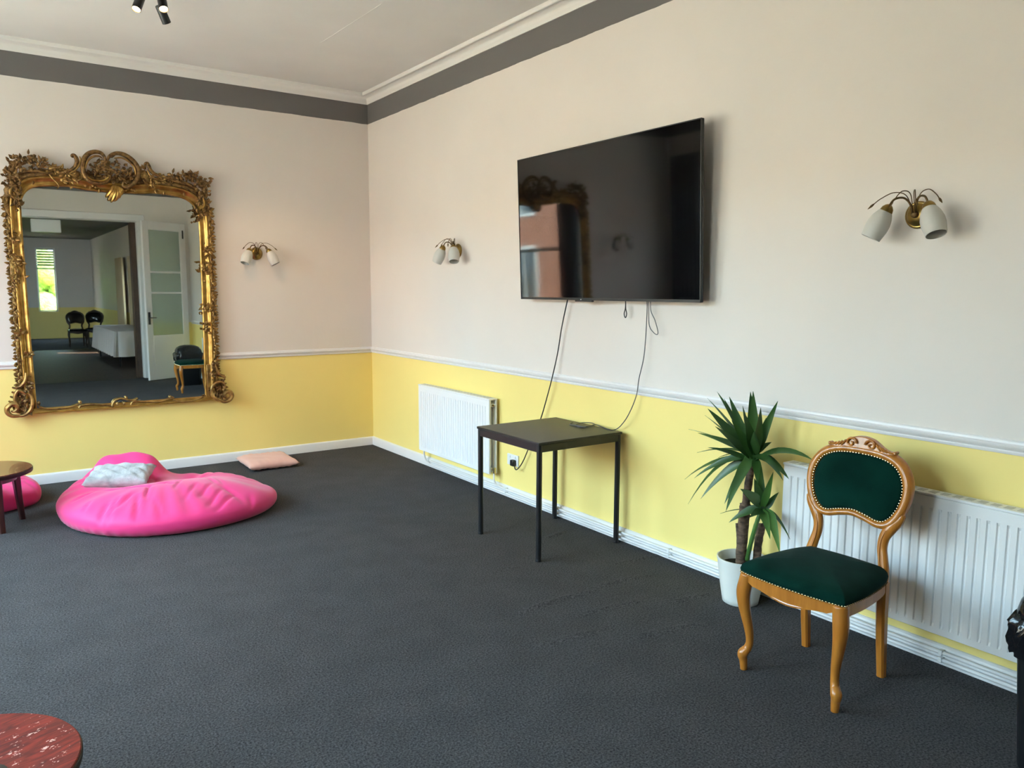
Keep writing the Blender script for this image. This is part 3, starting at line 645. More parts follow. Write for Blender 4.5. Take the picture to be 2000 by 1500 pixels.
# ================================================================== TELEVISION
tv = empty('television', (-.095, -3.697, 1.582)); tag(tv, 'large black flat television tilted on the wall', 'television')
TW, TH = 1.724, 1.0; tilt = math.atan2(.040, 1.0)
tv.rotation_euler = (0, -tilt, 0)
def bxo(a, b, name, m, par, bevel=0, **k): return MB().box(a, b).build(name, m, par, smooth=True, bevel=bevel, **k)
bxo((0, -TW/2, 0), (.022, TW/2, TH), 'casing', M['black_plastic'], tv, .004)
bxo((-.0015, -TW/2+.006, .016), (.004, TW/2-.006, TH-.006), 'screen', M['screen'], tv)
fr = MB().box((-.004, -TW/2, 0), (.0, TW/2, .015)).box((-.004, -TW/2, TH-.005), (0, TW/2, TH)).box((-.004, -TW/2, 0), (0, -TW/2+.005, TH)).box((-.004, TW/2-.005, 0), (0, TW/2, TH))
fr.build('bezel', M['black_metal'], tv, smooth=False)
bxo((-.006, .06, -.010), (.012, .235, .003), 'sensor_bar', M['black_plastic'], tv, .002)
bxo((-.0055, .168, .002), (-.003, .178, .008), 'status_light', M['white_plastic'], tv)
bxo((.022, -.55, .10), (.055, .55, .62), 'rear_housing', M['black_plastic'], tv, .01)
for yq in (-.25, .25): bxo((.05, yq-.02, .15), (.098, yq+.02, .60), 'wall_bracket', M['black_metal'], tv)

# ================================================================== CABLES
def cable(name, pts, r, m, label, n=8, parts=()):
    o = MB().tube(catmull(pts, n), r, 8).build(name, M[m], None); tag(o, label, 'cable'); return o
P = lambda px, py, x: at_x(px, py, x)
cable('power_cable', [P(1112, 570, -.05), P(1107, 592, -.045), P(1097, 640, -.04), P(1089, 690, -.04), P(1079, 735, -.05), P(1070, 770, -.045), P(1058, 812, -.04), P(1046, 845, -.035), P(1034, 872, -.03), P(1022, 900, -.035), P(1013, 914, -.045), P(1007, 917, -.05), P(1004, 908, -.055)], .0042, 'cable',
      'black power cable running from the television down behind the table to the socket')
pt = at_z(1207, 836, .742)
cable('signal_cable', [P(1262, 575, -.05), P(1264, 600, -.045), P(1261, 660, -.04), P(1257, 700, -.045), P(1248, 740, -.05), P(1243, 772, -.05), P(1230, 805, -.055), P(1217, 826, -.06), at_z(1204, 838, .745), at_z(1190, 839, .744), at_z(1165, 830, .744), at_z(1150, 832, .745), at_z(1134, 834, .744),
                       at_z(1124, 830, .744), at_z(1135, 826, .746), at_z(1155, 826, .747), at_z(1161, 830, .748), at_z(1145, 834, .749), at_z(1126, 831, .748), at_z(1113, 829, .744), at_z(1118, 825, .744)], .0030, 'gcable',
      'thin grey cable hanging from the television and coiled on the black table', 10)
cable('spare_cable', [P(1222, 570, -.045), P(1221.5, 600, -.045), P(1219, 613, -.045), P(1221.5, 620.5, -.045), P(1224, 613, -.045), P(1222, 600, -.043), P(1222, 570, -.043)], .0032, 'cable', 'short black cable looped below the middle of the television')
cable('thin_cable', [P(1266, 570, -.05), P(1267, 600, -.05), P(1268, 635, -.05), P(1277, 650, -.045), P(1284, 653, -.045), P(1284.5, 645, -.045), P(1279, 625, -.045), P(1271, 605, -.05), P(1271, 570, -.05)], .0026, 'gcable', 'thin grey cable hanging in a long loop below the right of the television')

# ================================================================== SOCKET
so = empty('wall_socket', (0, -2.610, .310)); tag(so, 'white double wall socket with a black plug beside the radiator', 'socket')
bxo((-.012, -.075, -.045), (0, .075, .045), 'faceplate', M['white_plastic'], so, .004)
for yq in (.036, -.036): bxo((-.016, yq-.008, .016), (-.010, yq+.008, .034), 'rocker_switch', M['white_plastic'], so, .002)
bxo((-.046, -.052, -.040), (-.012, -.008, .010), 'plug', M['black_plastic'], so, .008)

# ================================================================== RADIATORS
def radiator(name, y0, y1, label, valve=True):
    L = y0-y1; z0, z1 = .165, .772; r = empty(name, (0, y0, 0)); tag(r, label, 'radiator', 'white panel radiators')
    def panel(xf, depth, nm):
        pitch = .0385; n = int((L-.05)/pitch); m0 = (L-n*pitch)/2; ysl = [0.0, .004]
        dep = [.006, 0.0]
        for k in range(n):
            b = m0+k*pitch
            for q, d in ((0.0, 0), (.004, .0075), (.011, .0075), (.015, 0)): ysl.append(b+q+.0117); dep.append(d)
        ysl += [L-.004, L]; dep += [0, .006]
        zs = [(z0, 0, .006), (z0+.004, 0, 0), (z0+.032, 0, 0), (z0+.046, 1, 0), (z1-.066, 1, 0), (z1-.052, 0, 0), (z1-.004, 0, 0), (z1, 0, .006)]
        loops = []
        for z, f, e in zs: loops.append([(xf+max(d*f if 0 < i < len(ysl)-1 else d, e), -y, z) for i, (y, d) in enumerate(zip(ysl, dep))])
        mb = MB().loft(loops, closed=False); mb.box((xf+.008, -L+.002, z0+.002), (xf+depth, -.002, z1-.002))
        return mb.build(nm, M['rad'], r, angle=25)
    panel(-.105, .018, 'front_panel'); bxo((-.042, -L, z0), (-.026, 0, z1), 'rear_panel', M['rad'], r, .003)
    bxo((-.107, -L-.002, z1-.002), (-.024, .002, z1+.010), 'top_cover', M['rad'], r, .003)
    g = MB()
    for k in range(int(L/.05)): g.box((-.088, -.02-k*.05-.030, z1+.009), (-.044, -.02-k*.05, z1+.0112))
    tag(g.build('top_slots', M['rad_slot'], r, smooth=False), kind='stuff')
    co = MB()
    for k in range(int(L/.05)): co.box((-.086, -.03-k*.05-.012, z0+.06), (-.043, -.03-k*.05, z1-.07))
    tag(co.build('convector_fins', M['rad'], r, smooth=False), kind='stuff')
    for yq in (.022, L-.022):
        for zq in (z1-.045, z0+.035): MB().tube([(-.090, -yq, zq), (-.040, -yq, zq)], .016, 12).build('end_tee', M['rad'], r)
    MB().tube([(-.066, -L+.012, z1-.045), (-.066, -L-.006, z1-.045)], .007, 8).build('bleed_valve', M['brass_dark'], r)
    if valve:
        MB().tube([(-.066, -L+.01, z0+.035), (-.066, -L-.014, z0+.035)], .012, 12).tube([(-.066, -L-.014, z0+.055), (-.066, -L-.014, z0+.01)], .013, 12).build('valve', M['stud'], r)
        MB().tube(catmull([(-.066, -L-.014, z0+.012), (-.066, -L-.014, .12), (-.055, -L-.03, .085), (-.040, -L-.07, .070), (-.036, -L-.10, .064)], 6), .0075, 8).build('feed_pipe', M['trim'], r)
    MB().tube(catmull([(-.066, -.03, z0+.01), (-.066, -.03, .12), (-.05, -.04, .06), (-.040, -.07, .036), (-.036, -.10, .030)], 6), .0075, 8).build('return_pipe', M['trim'], r)
    return r
radiator('radiator', -1.222, -2.415, 'white panel radiator behind the black table near the corner')
radiator('radiator', -5.150, -6.950, 'long white panel radiator behind the green chair', False)

# ================================================================== BLACK TABLE
tb = empty('square_table', (-.388, -3.553, 0)); tag(tb, 'black square table with four round legs below the television', 'table')
hx, hy, H = .338, .346, .741
bxo((-hx, -hy, H-.016), (hx, hy, H), 'table_top', M['black_wood'], tb, .003)
ap = MB().box((-hx+.006, -hy+.006, H-.062), (hx-.006, -hy+.024, H-.016)).box((-hx+.006, hy-.024, H-.062), (hx-.006, hy-.006, H-.016)).box((-hx+.006, -hy+.02, H-.062), (-hx+.024, hy-.02, H-.016)).box((hx-.024, -hy+.02, H-.062), (hx-.006, hy-.02, H-.016))
ap.build('apron', M['black_metal'], tb, bevel=.002)
for sx in (-1, 1):
    for sy in (-1, 1):
        lg = MB().tube([(sx*(hx-.019), sy*(hy-.019), .012), (sx*(hx-.019), sy*(hy-.019), H-.018)], .0175, 16).build('leg', M['black_metal'], tb)
        MB().lathe([(.019, 0), (.019, .011), (.0178, .014)], 16, (sx*(hx-.019), sy*(hy-.019), .001)).build('foot_cap', M['black_plastic'], lg)

# ================================================================== GREEN CHAIR
def make_chair(name, loc, rz, label, studs=True, wood='oak', pad='green'):
    # local x = chair's width, local y = towards its back, z = up
    r = empty(name, loc, rz); tag(r, label, 'chair')
    so_ = [(-.238, -.205), (-.225, -.232), (-.13, -.246), (0, -.252), (.13, -.246), (.225, -.232), (.238, -.205), (.238, -.06), (.218, .10), (.192, .185), (.165, .205), (0, .215), (-.165, .205), (-.192, .185), (-.218, .10), (-.238, -.06)]
    S_ = [np.array(p) for p in catmull(so_, 5, True)]
    def ring(sc, z, dy=0): return [np.array((p[0]*sc, p[1]*sc+dy, z if not callable(z) else z(p))) for p in S_]
    cu = MB().loft([ring(.97, .438), ring(1.005, .445), ring(1.015, .458), ring(.995, .474), ring(.94, .487), ring(.82, .499), ring(.62, .509), ring(.36, .515), ring(.1, .517)], True, True)
    cu.build('seat_cushion', M[pad], r, angle=180)
    def zb(p):
        u, v = p
        if v < -.19: return .396-.024*math.cos(min(1, abs(u)/.17)*math.pi*.5)**2+(.010 if abs(u) > .19 else 0)
        return .392
    L0 = [np.array((p[0]*.985, p[1]*.985, .442)) for p in S_]; L1 = [np.array((p[0]*.985, p[1]*.985, zb(p))) for p in S_]
    L2 = [np.array((p[0]*.90, p[1]*.90, zb(p))) for p in S_]; L3 = [np.array((p[0]*.90, p[1]*.90, .442)) for p in S_]
    MB().loft([L0, L1, L2, L3, L0]).build('seat_rail', M[wood], r, angle=50)
    fc = MB()                                   # carved bead along the lower edge of the front rail
    fc.tube(catmull([(u, -.240+.03*(u/.2)**2-.004, zb((u, -.25))+.007) for u in np.linspace(-.18, .18, 13)], 3), .006, 8).build('rail_bead', M[wood], r)
    # cabriole front legs
    for sx in (-1, 1):
        o = np.array((sx*.75, -.66, 0)); o /= np.linalg.norm(o); c0 = np.array((sx*.205, -.205, 0))
        k = [(.435, .012, .030), (.40, .018, .031), (.355, .026, .031), (.30, .022, .027), (.24, .010, .0225), (.18, -.003, .019), (.13, -.008, .0165), (.10, -.001, .018), (.088, .008, .020), (.074, .018, .0225), (.060, .020, .0205), (.046, .016, .0180), (.02, .013, .0165), (.0, .012, .015)]
        c = catmull([c0+o*d+np.array((0, 0, z)) for z, d, w in k], 4); w = catmull([(q[2], 0, 0) for q in k], 4)
        MB().tube(c, [q[0] for q in w], 14).build('leg', M[wood], r, angle=180)
    for sx in (-1, 1):                          # splayed square back legs
        L = []
        for z, v, a, b in ((.43, .180, .021, .024), (.30, .184, .020, .023), (.15, .196, .018, .021), (.0, .212, .016, .018)):
            u = sx*(.178+.004*(.43-z)); L.append([np.array((u+i, v+j, z)) for i, j in ((-a, -b*.6), (-a*.6, -b), (a*.6, -b), (a, -b*.6), (a, b*.6), (a*.6, b), (-a*.6, b), (-a, b*.6))])
        MB().loft(L, True, True).build('leg', M[wood], r, angle=25)
    lean = lambda z: .190+(z-.44)*.17+.05*max(0, z-.7)**2
    pad_o = [(0, .940), (.10, .932), (.165, .902), (.197, .845), (.200, .785), (.182, .725), (.150, .684), (.115, .674), (.06, .688), (0, .698), (-.06, .688), (-.115, .674), (-.150, .684), (-.182, .725), (-.200, .785), (-.197, .845), (-.165, .902), (-.10, .932)]
    fr_o = [(0, .978), (.105, .972), (.185, .938), (.232, .872), (.241, .800), (.224, .722), (.184, .655), (.120, .640), (.06, .655), (0, .666), (-.06, .655), (-.120, .640), (-.184, .655), (-.224, .722), (-.241, .800), (-.232, .872), (-.185, .938), (-.105, .972)]
    Pi = [np.array(p) for p in catmull(pad_o, 6, True)]; Po = [np.array(p) for p in catmull(fr_o, 6, True)]
    def at(p, d): return np.array((p[0], lean(p[1])+d, p[1]))
    L = []
    for f, d in ((0, -.006), (.12, -.016), (.4, -.022), (.7, -.020), (.92, -.010), (1.0, .002), (.97, .014), (.6, .020), (.1, .016), (0, .008)):
        L.append([at(a*(1-f)+b*f, d) for a, b in zip(Pi, Po)])
    L.append(L[0]); MB().loft(L).build('back_frame', M[wood], r, angle=60)
    cen = np.array((0, .80)); L = []
    for f, d in ((.99, .012), (1.0, -.006), (.985, -.013), (.94, -.020), (.8, -.028), (.55, -.033), (.25, -.035), (.05, -.0355)): L.append([at(cen+(a-cen)*f, d) for a in Pi])
    L2 = [[at(cen+(a-cen)*f, d) for a in Pi] for f, d in ((.05, .018), (.6, .018), (.99, .012))]
    MB().loft(L2+L[1:], True, True).build('backrest_pad', M[pad], r, angle=180)
    for sx in (-1, 1):                          # stiles from the seat up into the balloon back
        pts = [(.172, .425, .024), (.170, .47, .024), (.160, .52, .022), (.150, .565, .0215), (.153, .61, .023), (.172, .65, .025), (.200, .69, .022), (.213, .72, .016)]
        c = catmull([(sx*u, lean(z)-.002, z) for u, z, w in pts], 5); w = catmull([(q[2], 0, 0) for q in pts], 5)
        MB().tube(c, [q[0] for q in w], 12, flat=.78, flat_axis=(0, 1, 0)).build('stile', M[wood], r, angle=180)
        MB().tube(catmull([(sx*(u-.004), lean(z)-.020, z) for u, z in ((.166, .48), (.152, .545), (.152, .60), (.166, .645))], 5), .0035, 6).build('stile_bead', M[wood], r)
    top = [(-.150, .958), (-.152, .974), (-.135, .968), (-.105, .974), (-.075, .992), (-.045, 1.008), (0, 1.016), (.045, 1.008), (.075, .992), (.105, .974), (.135, .968), (.152, .974), (.150, .958), (.09, .955), (0, .960), (-.09, .955)]
    cr = MB().prism([tuple(p) for p in catmull(top, 3, True)], -.020, .012, lambda a, b, d: np.array((a, lean(b)+d, b))).build('crest_rail', M[wood], r, bevel=.004)
    for sx in (-1, 1):
        sc = MB(); c = []
        for k in range(34):
            a = k/33*4.3*math.pi*.5*1.15; rr = .025*(1-k/33*.84)
            c.append((sx*(.045-rr*math.cos(a)*1.0), lean(.985)-.0255, .984+rr*math.sin(a)))
        sc.tube(c, [.0054-.0018*k/33 for k in range(34)], 8)
        for j in range(5):
            u0 = .070+j*.014; sc.tube(catmull([(sx*u0, lean(.97)-.0205, .992-j*.0055), (sx*(u0+.010), lean(.97)-.023, .978-j*.003), (sx*(u0+.020), lean(.97)-.0205, .966-j*.001)], 4), .0040, 6)
        tag(sc.build('crest_carving', M[wood], cr), kind='stuff')
    if studs:
        st_ = MB(); n = 0
        def along(P, step, f):
            acc = 0; prev = P[0]
            for q in P[1:]+[P[0]]:
                acc += float(np.linalg.norm(q-prev)); prev = q
                if acc >= step: acc = 0; f(q)
        dn = [np.array(p) for p in catmull(pad_o, 40, True)]; along(dn, .0112, lambda q: st_.ball(at(cen+(q-cen)*1.012, -.016), .0039, 6, 4))
        dn = [np.array(p) for p in catmull(so_, 40, True)]; along(dn, .0112, lambda q: st_.ball((q[0]*1.008, q[1]*1.008, .444), .0039, 6, 4) if q[1] < .15 else None)
        tag(st_.build('brass_studs', M['stud'], r), 'row of small brass upholstery studs', None, None, 'stuff')
    return r
CH = make_chair('dining_chair', (-.557, -5.678, 0), -math.pi/2+.035, 'honey oak chair with carved crest and dark green velvet upholstery')

# ================================================================== POTTED YUCCA
PX, PY = -.180, -4.975
pl = empty('potted_yucca', (PX, PY, 0)); tag(pl, 'tall potted yucca in a white pot beside the green chair', 'plant'); PO = np.array((PX, PY, 0))
MB().lathe([(.088, 0), (.093, .003), (.098, .03), (.109, .10), (.119, .17), (.126, .225), (.130, .240), (.1295, .246), (.123, .246), (.119, .23), (.113, .18), (.10, .16)], 40, (0, 0, 0)).build('plant_pot', M['pot'], pl, angle=50)
so_ = MB().lathe([(.002, .196), (.06, .199), (.116, .195), (.112, .18)], 30); so_.build('soil', M['soil'], pl)
def ptr(px, py, x): return at_x(px, py, x)-PO
def trunk(pts, rad, m='bark', name='trunk'):
    c = catmull(pts, 6); K = len(c); t = [rad[0]+(rad[1]-rad[0])*i/(K-1) for i in range(K)]
    t = [q*(1+.05*math.sin(i*2.1)+.04*rg.uniform(-1, 1)) for i, q in enumerate(t)]; return MB().tube(c, t, 12).build(name, M[m], pl, angle=180)
trunk([ptr(1447, 1102, -.20), ptr(1449, 1060, -.20), ptr(1453, 1010, -.195), ptr(1456, 985, -.19)], (.028, .030))
trunk([ptr(1456, 992, -.188), ptr(1461, 950, -.185), ptr(1467, 915, -.18), ptr(1471, 895, -.18)], (.022, .017))
trunk([ptr(1478, 1098, -.15), ptr(1481, 1060, -.15), ptr(1488, 1025, -.15)], (.021, .020))
trunk([ptr(1484, 1030, -.15), ptr(1492, 1026, -.16)], (.017, .014))
trunk([ptr(1443, 1060, -.215), ptr(1441, 1040, -.22), ptr(1439, 1022, -.22)], (.010, .007), 'bark', 'stump')
trunk([ptr(1459, 1094, -.20), ptr(1468, 1055, -.205), ptr(1480, 1015, -.20), ptr(1487, 998, -.19)], (.012, .010), 'leaf2', 'shoot')
def leaf(b, t, w, bend=0.0, side=0.0, m='leaf', fold=.35):
    w = w*1.22; b = np.array(b); t = np.array(t); ln = np.linalg.norm(t-b); d = (t-b)/ln
    view = CAM-PO-(b+t)/2; view /= np.linalg.norm(view)
    nrm = np.array((0, 0, 1.))*.5+view*.6+np.array((side*.6, -side*.6, 0)); nrm -= d*(nrm@d); nrm /= np.linalg.norm(nrm)
    mid = (b+t)/2+np.array((0, 0, bend*ln)); c = [(1-s)**2*b+2*s*(1-s)*mid+s*s*t for s in np.linspace(0, 1, 11)]
    L = []
    for i, p in enumerate(c):
        s = i/10; tg = c[min(i+1, 10)]-c[max(i-1, 0)]; tg /= np.linalg.norm(tg); n = nrm-tg*(nrm@tg); n /= np.linalg.norm(n); sd_ = np.cross(tg, n)
        ww = w*(.45+.55*math.sin(min(s/.45, 1)*math.pi/2))*max(.02, (1-max(0, s-.35)/.65)**.8 if s > .35 else 1)*.5
        L.append([p+sd_*ww+n*ww*fold, p-n*.0004, p-sd_*ww+n*ww*fold, p+n*.0012])
    return MB().loft(L, True, True).build('leaf', M[m], pl, angle=60)
Z2 = lambda a, b: (1320+a/3.26, 750+b/3.26)
main = [  # tip in the 3.26x detail, tip depth, width, bend, side
 (475, 50, -.16, .052, .0, .1), (492, 45, -.22, .055, .02, -.1), (650, 108, -.14, .048, .02, .2), (340, 80, -.24, .048, .03, -.2), (262, 48, -.12, .034, .03, .2), (200, 90, -.10, .026, .05, .6), (203, 157, -.30, .056, .02, .0),
 (185, 200, -.08, .022, .06, .6), (80, 288, -.12, .020, .08, .7), (140, 312, -.28, .040, .06, .4), (135, 437, -.20, .030, .12, .7), (205, 405, -.34, .032, .10, .6), (57, 607, -.24, .038, .24, .5), (116, 600, -.32, .034, .20, .6),
 (158, 732, -.30, .042, .22, .2), (78, 765, -.20, .026, .34, .4), (310, 762, -.36, .044, .22, .0), (318, 812, -.38, .050, .20, .0), (720, 606, -.26, .050, .20, .1), (683, 614, -.33, .042, .22, .1), (872, 484, -.20, .046, .26, .2),
 (425, 138, -.08, .030, .0, .3), (305, 90, -.18, .030, .02, .2), (250, 270, -.36, .044, .04, .1), (575, 215, -.06, .028, .0, .3), (355, 230, -.32, .046, .02, -.2), (540, 150, -.30, .046, .0, .2), (440, 190, -.36, .050, .0, -.1),
 (610, 370, -.10, .030, .12, .5), (270, 470, -.14, .030, .16, .6), (500, 300, -.38, .048, .02, .1), (520, 640, -.36, .040, .10, .0)]
for a, b, x, w, bd, sd_ in main:
    base = ptr(1472+rg.uniform(-5, 5), 893+rg.uniform(-8, 10), -.18+rg.uniform(-.012, .012)); leaf(base, ptr(*Z2(a, b), x), w, bd, sd_)
low = [(410, 668, -.30, .060, .04, -.2), (425, 690, -.24, .040, .02, .0), (572, 668, -.14, .030, .0, .2), (600, 988, -.28, .042, .20, .0), (660, 1072, -.26, .052, .42, -.1), (727, 990, -.20, .024, .30, .5), (338, 882, -.28, .042, .16, .2), (282, 826, -.14, .020, .10, .7),
       (620, 560, -.22, .034, .0, .2), (500, 600, -.20, .044, .0, .1), (655, 690, -.12, .030, .10, .4), (540, 500, -.12, .036, .0, .1), (470, 850, -.32, .04, .1, .0)]
for i, (a, b, x, w, bd, sd_) in enumerate(low):
    base = ptr(1489+rg.uniform(-4, 4), 994+rg.uniform(-5, 6), -.185+rg.uniform(-.01, .01)); leaf(base, ptr(*Z2(a, b), x), w, bd, sd_, 'leaf2' if i in (0, 4, 3, 8) else 'leaf')

# ================================================================== BEAN BAGS
def gauss(x, y, cx, cy, sx, sy, a=0.0):
    c, s = math.cos(a), math.sin(a); u = (x-cx)*c+(y-cy)*s; v = -(x-cx)*s+(y-cy)*c; return np.exp(-(u/sx)**2-(v/sy)**2)
def crease(x, y, a, b, w):
    a = np.array(a); b = np.array(b); d = b-a; L2_ = d@d; t = np.clip(((x-a[0])*d[0]+(y-a[1])*d[1])/L2_, 0, 1)
    q = np.hypot(x-a[0]-t*d[0], y-a[1]-t*d[1]); return np.exp(-(q/w)**2)*np.sin(np.pi*np.clip(t, .02, .98))**.5
def bean_bag(name, cx, cy, R, hfun, label, creases=(), seed=1, gathers=0.0):
    rb = random.Random(seed); ph = [rb.uniform(0, 6.28) for _ in range(8)]
    nt, nr = 220, 90; TH_ = np.linspace(0, 2*np.pi, nt, endpoint=False)
    Rt = R(TH_)
    prof = []
    for i in range(14):                        # lower bulge
        a = i/14*math.pi/2; prof.append((.90+.10*math.sin(a), .42*(1-math.cos(a))*.85))
    for i in range(nr):
        t = i/(nr-1); a = t*math.pi/2; prof.append((max(.004, math.cos(a)**.80), .357+.643*math.sin(a)**.75))
    V = []; 
    for pr, pz in prof:
        x = cx+Rt*pr*np.cos(TH_); y = cy+Rt*pr*np.sin(TH_); h = hfun(x, y); z = pz*h
        up = np.clip((pz-.3)/.3, 0, 1)
        wr = .006*np.sin(TH_*23+ph[0]+3*np.sin(TH_*3+ph[1]))*np.clip((pr-.45)/.3, 0, 1)*np.clip((1.02-pr)/.1, 0, 1)
        z = z+wr*up
        for (a, b, w, dp) in creases: z = z-dp*crease(x, y, a, b, w)*np.clip((pz-.25)/.2, 0, 1)
        low_ = gathers*np.sin(TH_*60+2*np.sin(TH_*5+ph[3]))*np.exp(-((pz-.10)/.12)**2)*np.clip(np.sin(TH_+np.pi*1.35), 0, 1)
        x = x+low_*np.cos(TH_); y = y+low_*np.sin(TH_); z = np.maximum(z, .0)
        V.append(np.stack((x, y, z), -1))
    base = np.array((cx, cy, 0)); mb = MB().loft([list(q-base) for q in V], True, True)
    o = mb.build(name, M['pink'], None, angle=180); o.location = base; tag(o, label, 'bean bag'); return o
BCX, BCY = -2.335, -1.36
def R1(t):
    pts = [(0, .66), (30, .62), (60, .60), (90, .66), (105, .74), (125, .80), (150, .76), (180, .70), (210, .72), (240, .76), (265, .78), (290, .80), (310, .83), (325, .84), (338, .80), (350, .71), (360, .66)]
    return np.interp(np.degrees(t) % 360, [p[0] for p in pts], [p[1] for p in pts])
def R1s(t):
    return sum(R1(t+d)*w for d, w in ((-.16, .15), (-.08, .22), (0, .26), (.08, .22), (.16, .15)))
def h1(x, y):
    h = .205+.070*gauss(x, y, -2.30, -1.74, .66, .30, -.12)
    h = h-.045*gauss(x, y, -2.62, -1.12, .34, .20, -.35)
    c, s = math.cos(-.50), math.sin(-.50); u = (x+2.515)*c+(y+.80)*s; v = -(x+2.515)*s+(y+.80)*c
    h = h+(.215-.16*np.clip(u, -.3, .3))*np.exp(-(np.abs(u)/.265)**8)*np.exp(-(np.abs(v)/.14)**1.6)+.07*gauss(x, y, -2.84, -1.0, .15, .26)
    h = h-.075*gauss(x, y, -2.10, -1.10, .13, .20)-.035*gauss(x, y, -1.70, -1.65, .16, .2)
    return h
def cz(*px): return [at_z(a, b, .24)[:2] for a, b in px]
cre = []
for a, b, w, dp in [((188, 987), (212, 970), .022, .026), ((200, 990), (232, 966), .015, .020), ((224, 977), (258, 963), .014, .020), ((262, 985), (270, 965), .016, .026), ((140, 960), (186, 950), .012, .018), ((283, 968), (292, 952), .012, .022),
                    ((160, 976), (178, 966), .010, .012), ((188, 947), (300, 953), .022, .022), ((300, 950), (350, 942), .016, .018), ((303, 968), (312, 983), .012, .014), ((405, 967), (432, 950), .013, .016), ((420, 968), (455, 952), .013, .016),
                    ((388, 962), (412, 946), .013, .014), ((400, 930), (420, 945), .012, .012), ((418, 930), (438, 945), .010, .010), ((430, 946), (480, 955), .016, .016), ((486, 948), (494, 958), .016, .024), ((450, 972), (530, 970), .012, .008), ((340, 958), (356, 940), .012, .012), ((360, 966), (384, 948), .012, .012)]:
    A_, B_ = cz(a, b); cre.append((A_, B_, w, dp))
for a, b, w, dp in [((200, 897), (212, 908), .02, .02), ((255, 900), (262, 912), .02, .016), ((300, 898), (312, 915), .02, .022), ((305, 915), (345, 928), .018, .016), ((240, 908), (300, 905), .016, .012), ((300, 925), (340, 935), .014, .012)]:
    A_, B_ = at_z(*a, .32)[:2], at_z(*b, .30)[:2]; cre.append((A_, B_, w, dp))
bean_bag('bean_bag', BCX, BCY, R1s, h1, 'large bright pink bean bag slumped on the carpet below the mirror', cre, 1, .006)
def R2(t): return .425+.02*np.sin(2*t+.4)+.05*np.exp(-((np.degrees(t) % 360-335)/18)**2)
def h2(x, y): return .20+.10*gauss(x, y, -3.62, -.45, .3, .25)+.018*np.sin(9*x+14*y)*gauss(x, y, -3.3, -.6, .4, .4)
c2_ = [((at_z(10, 945, .15)[:2]), (at_z(60, 938, .15)[:2]), .02, .02), ((at_z(10, 957, .12)[:2]), (at_z(75, 952, .10)[:2]), .018, .02), ((at_z(45, 958, .10)[:2]), (at_z(85, 960, .10)[:2]), .015, .015)]
bean_bag('bean_bag', -3.535, -.50, R2, h2, 'pink bean bag behind the dark wooden coffee table', c2_, 5, .004)

# ================================================================== PILLOWS
def pillow(name, w, d, th, m, mtx, label, puff=1.0, seed=2, lump=.004):
    n = 28; rb = random.Random(seed); ph = [rb.uniform(0, 6.28) for _ in range(6)]; V = []; F = []
    for s in (1, -1):
        for j in range(n+1):
            for i in range(n+1):
                u, v = i/n*2-1, j/n*2-1; e = (max(0, 1-u**4)*max(0, 1-v**4))**.42
                k = 1-.07*(1-abs(u)**2)*abs(v)**3; k2 = 1-.07*(1-abs(v)**2)*abs(u)**3
                z = s*th/2*e+lump*math.sin(u*7+ph[0]+v*3)*math.sin(v*6+ph[1]-u*2)*e+(lump*1.2*math.sin(u*26+ph[2])*abs(v)**2*e if lump < .008 else lump*.7*math.sin(u*13+v*9+ph[3])*e)
                V.append((u*w/2*k2, v*d/2*k, z))
    o1 = (n+1)*(n+1)
    for q in (0, 1):
        for j in range(n):
            for i in range(n):
                a = q*o1+j*(n+1)+i; f = (a, a+1, a+n+2, a+n+1); F.append(f if q == 0 else f[::-1])
    mb = MB().add(V, F); me_o = mb.build(name, m, None, angle=180)
    bm = bmesh.new(); bm.from_mesh(me_o.data); bmesh.ops.remove_doubles(bm, verts=bm.verts, dist=1e-5); bmesh.ops.recalc_face_normals(bm, faces=bm.faces); bm.to_mesh(me_o.data); bm.free()
    me_o.matrix_world = mtx; tag(me_o, label, 'pillow'); return me_o
pillow('throw_pillow', .45, .30, .115, M['fluff'], Matrix.Translation((-2.610, -1.165, .250)) @ Matrix.Rotation(-.42, 4, 'Z') @ Matrix.Rotation(.20, 4, 'X'), 'grey fleecy pillow lying on the large pink bean bag', seed=4, lump=.0082)
pillow('throw_pillow', .46, .50, .092, M['blush'], Matrix.Translation((-1.255, -.365, .047)) @ Matrix.Rotation(-.03, 4, 'Z'), 'blush pink pillow lying on the carpet by the skirting', seed=9, lump=.005)

# ================================================================== ROUND COFFEE TABLES
def round_table(name, loc, rz, top, label, leg='mahog_leg'):
    r = empty(name, loc, rz); tag(r, label, 'coffee table', 'round wooden coffee tables'); H = .405; R_ = .30
    MB().lathe([(R_-.03, H-.012), (R_-.004, H-.010), (R_-.003, H-.003), (R_-.006, H)], 72).build('table_top', M[top], r, angle=30)
    MB().lathe([(.19, H-.080), (.20, H-.080), (.20, H-.034), (.19, H-.034)], 48, cap0=False, cap1=False).build('apron', M[leg], r, angle=40)
    MB().lathe([(.10, H-.034), (R_-.010, H-.034), (R_-.002, H-.030), (R_, H-.024), (R_, H-.008), (R_-.003, H-.005), (R_-.012, H-.008)], 72, cap0=False, cap1=False).build('edge_band', M['edge_black'], r, angle=40)
    for k in range(4):
        a = math.pi/4+k*math.pi/2; c, s = math.cos(a), math.sin(a); L = []
        for z, q, w in ((H-.030, .212, .024), (H-.10, .212, .023), (.15, .222, .019), (.0, .236, .016)):
            L.append([np.array((c*q+(i*c-j*s)*w, s*q+(i*s+j*c)*w, z)) for i, j in ((-1, -.7), (-.7, -1), (.7, -1), (1, -.7), (1, .7), (.7, 1), (-.7, 1), (-1, .7))])
        MB().loft(L, True, True).build('leg', M[leg], r, angle=30)
    return r
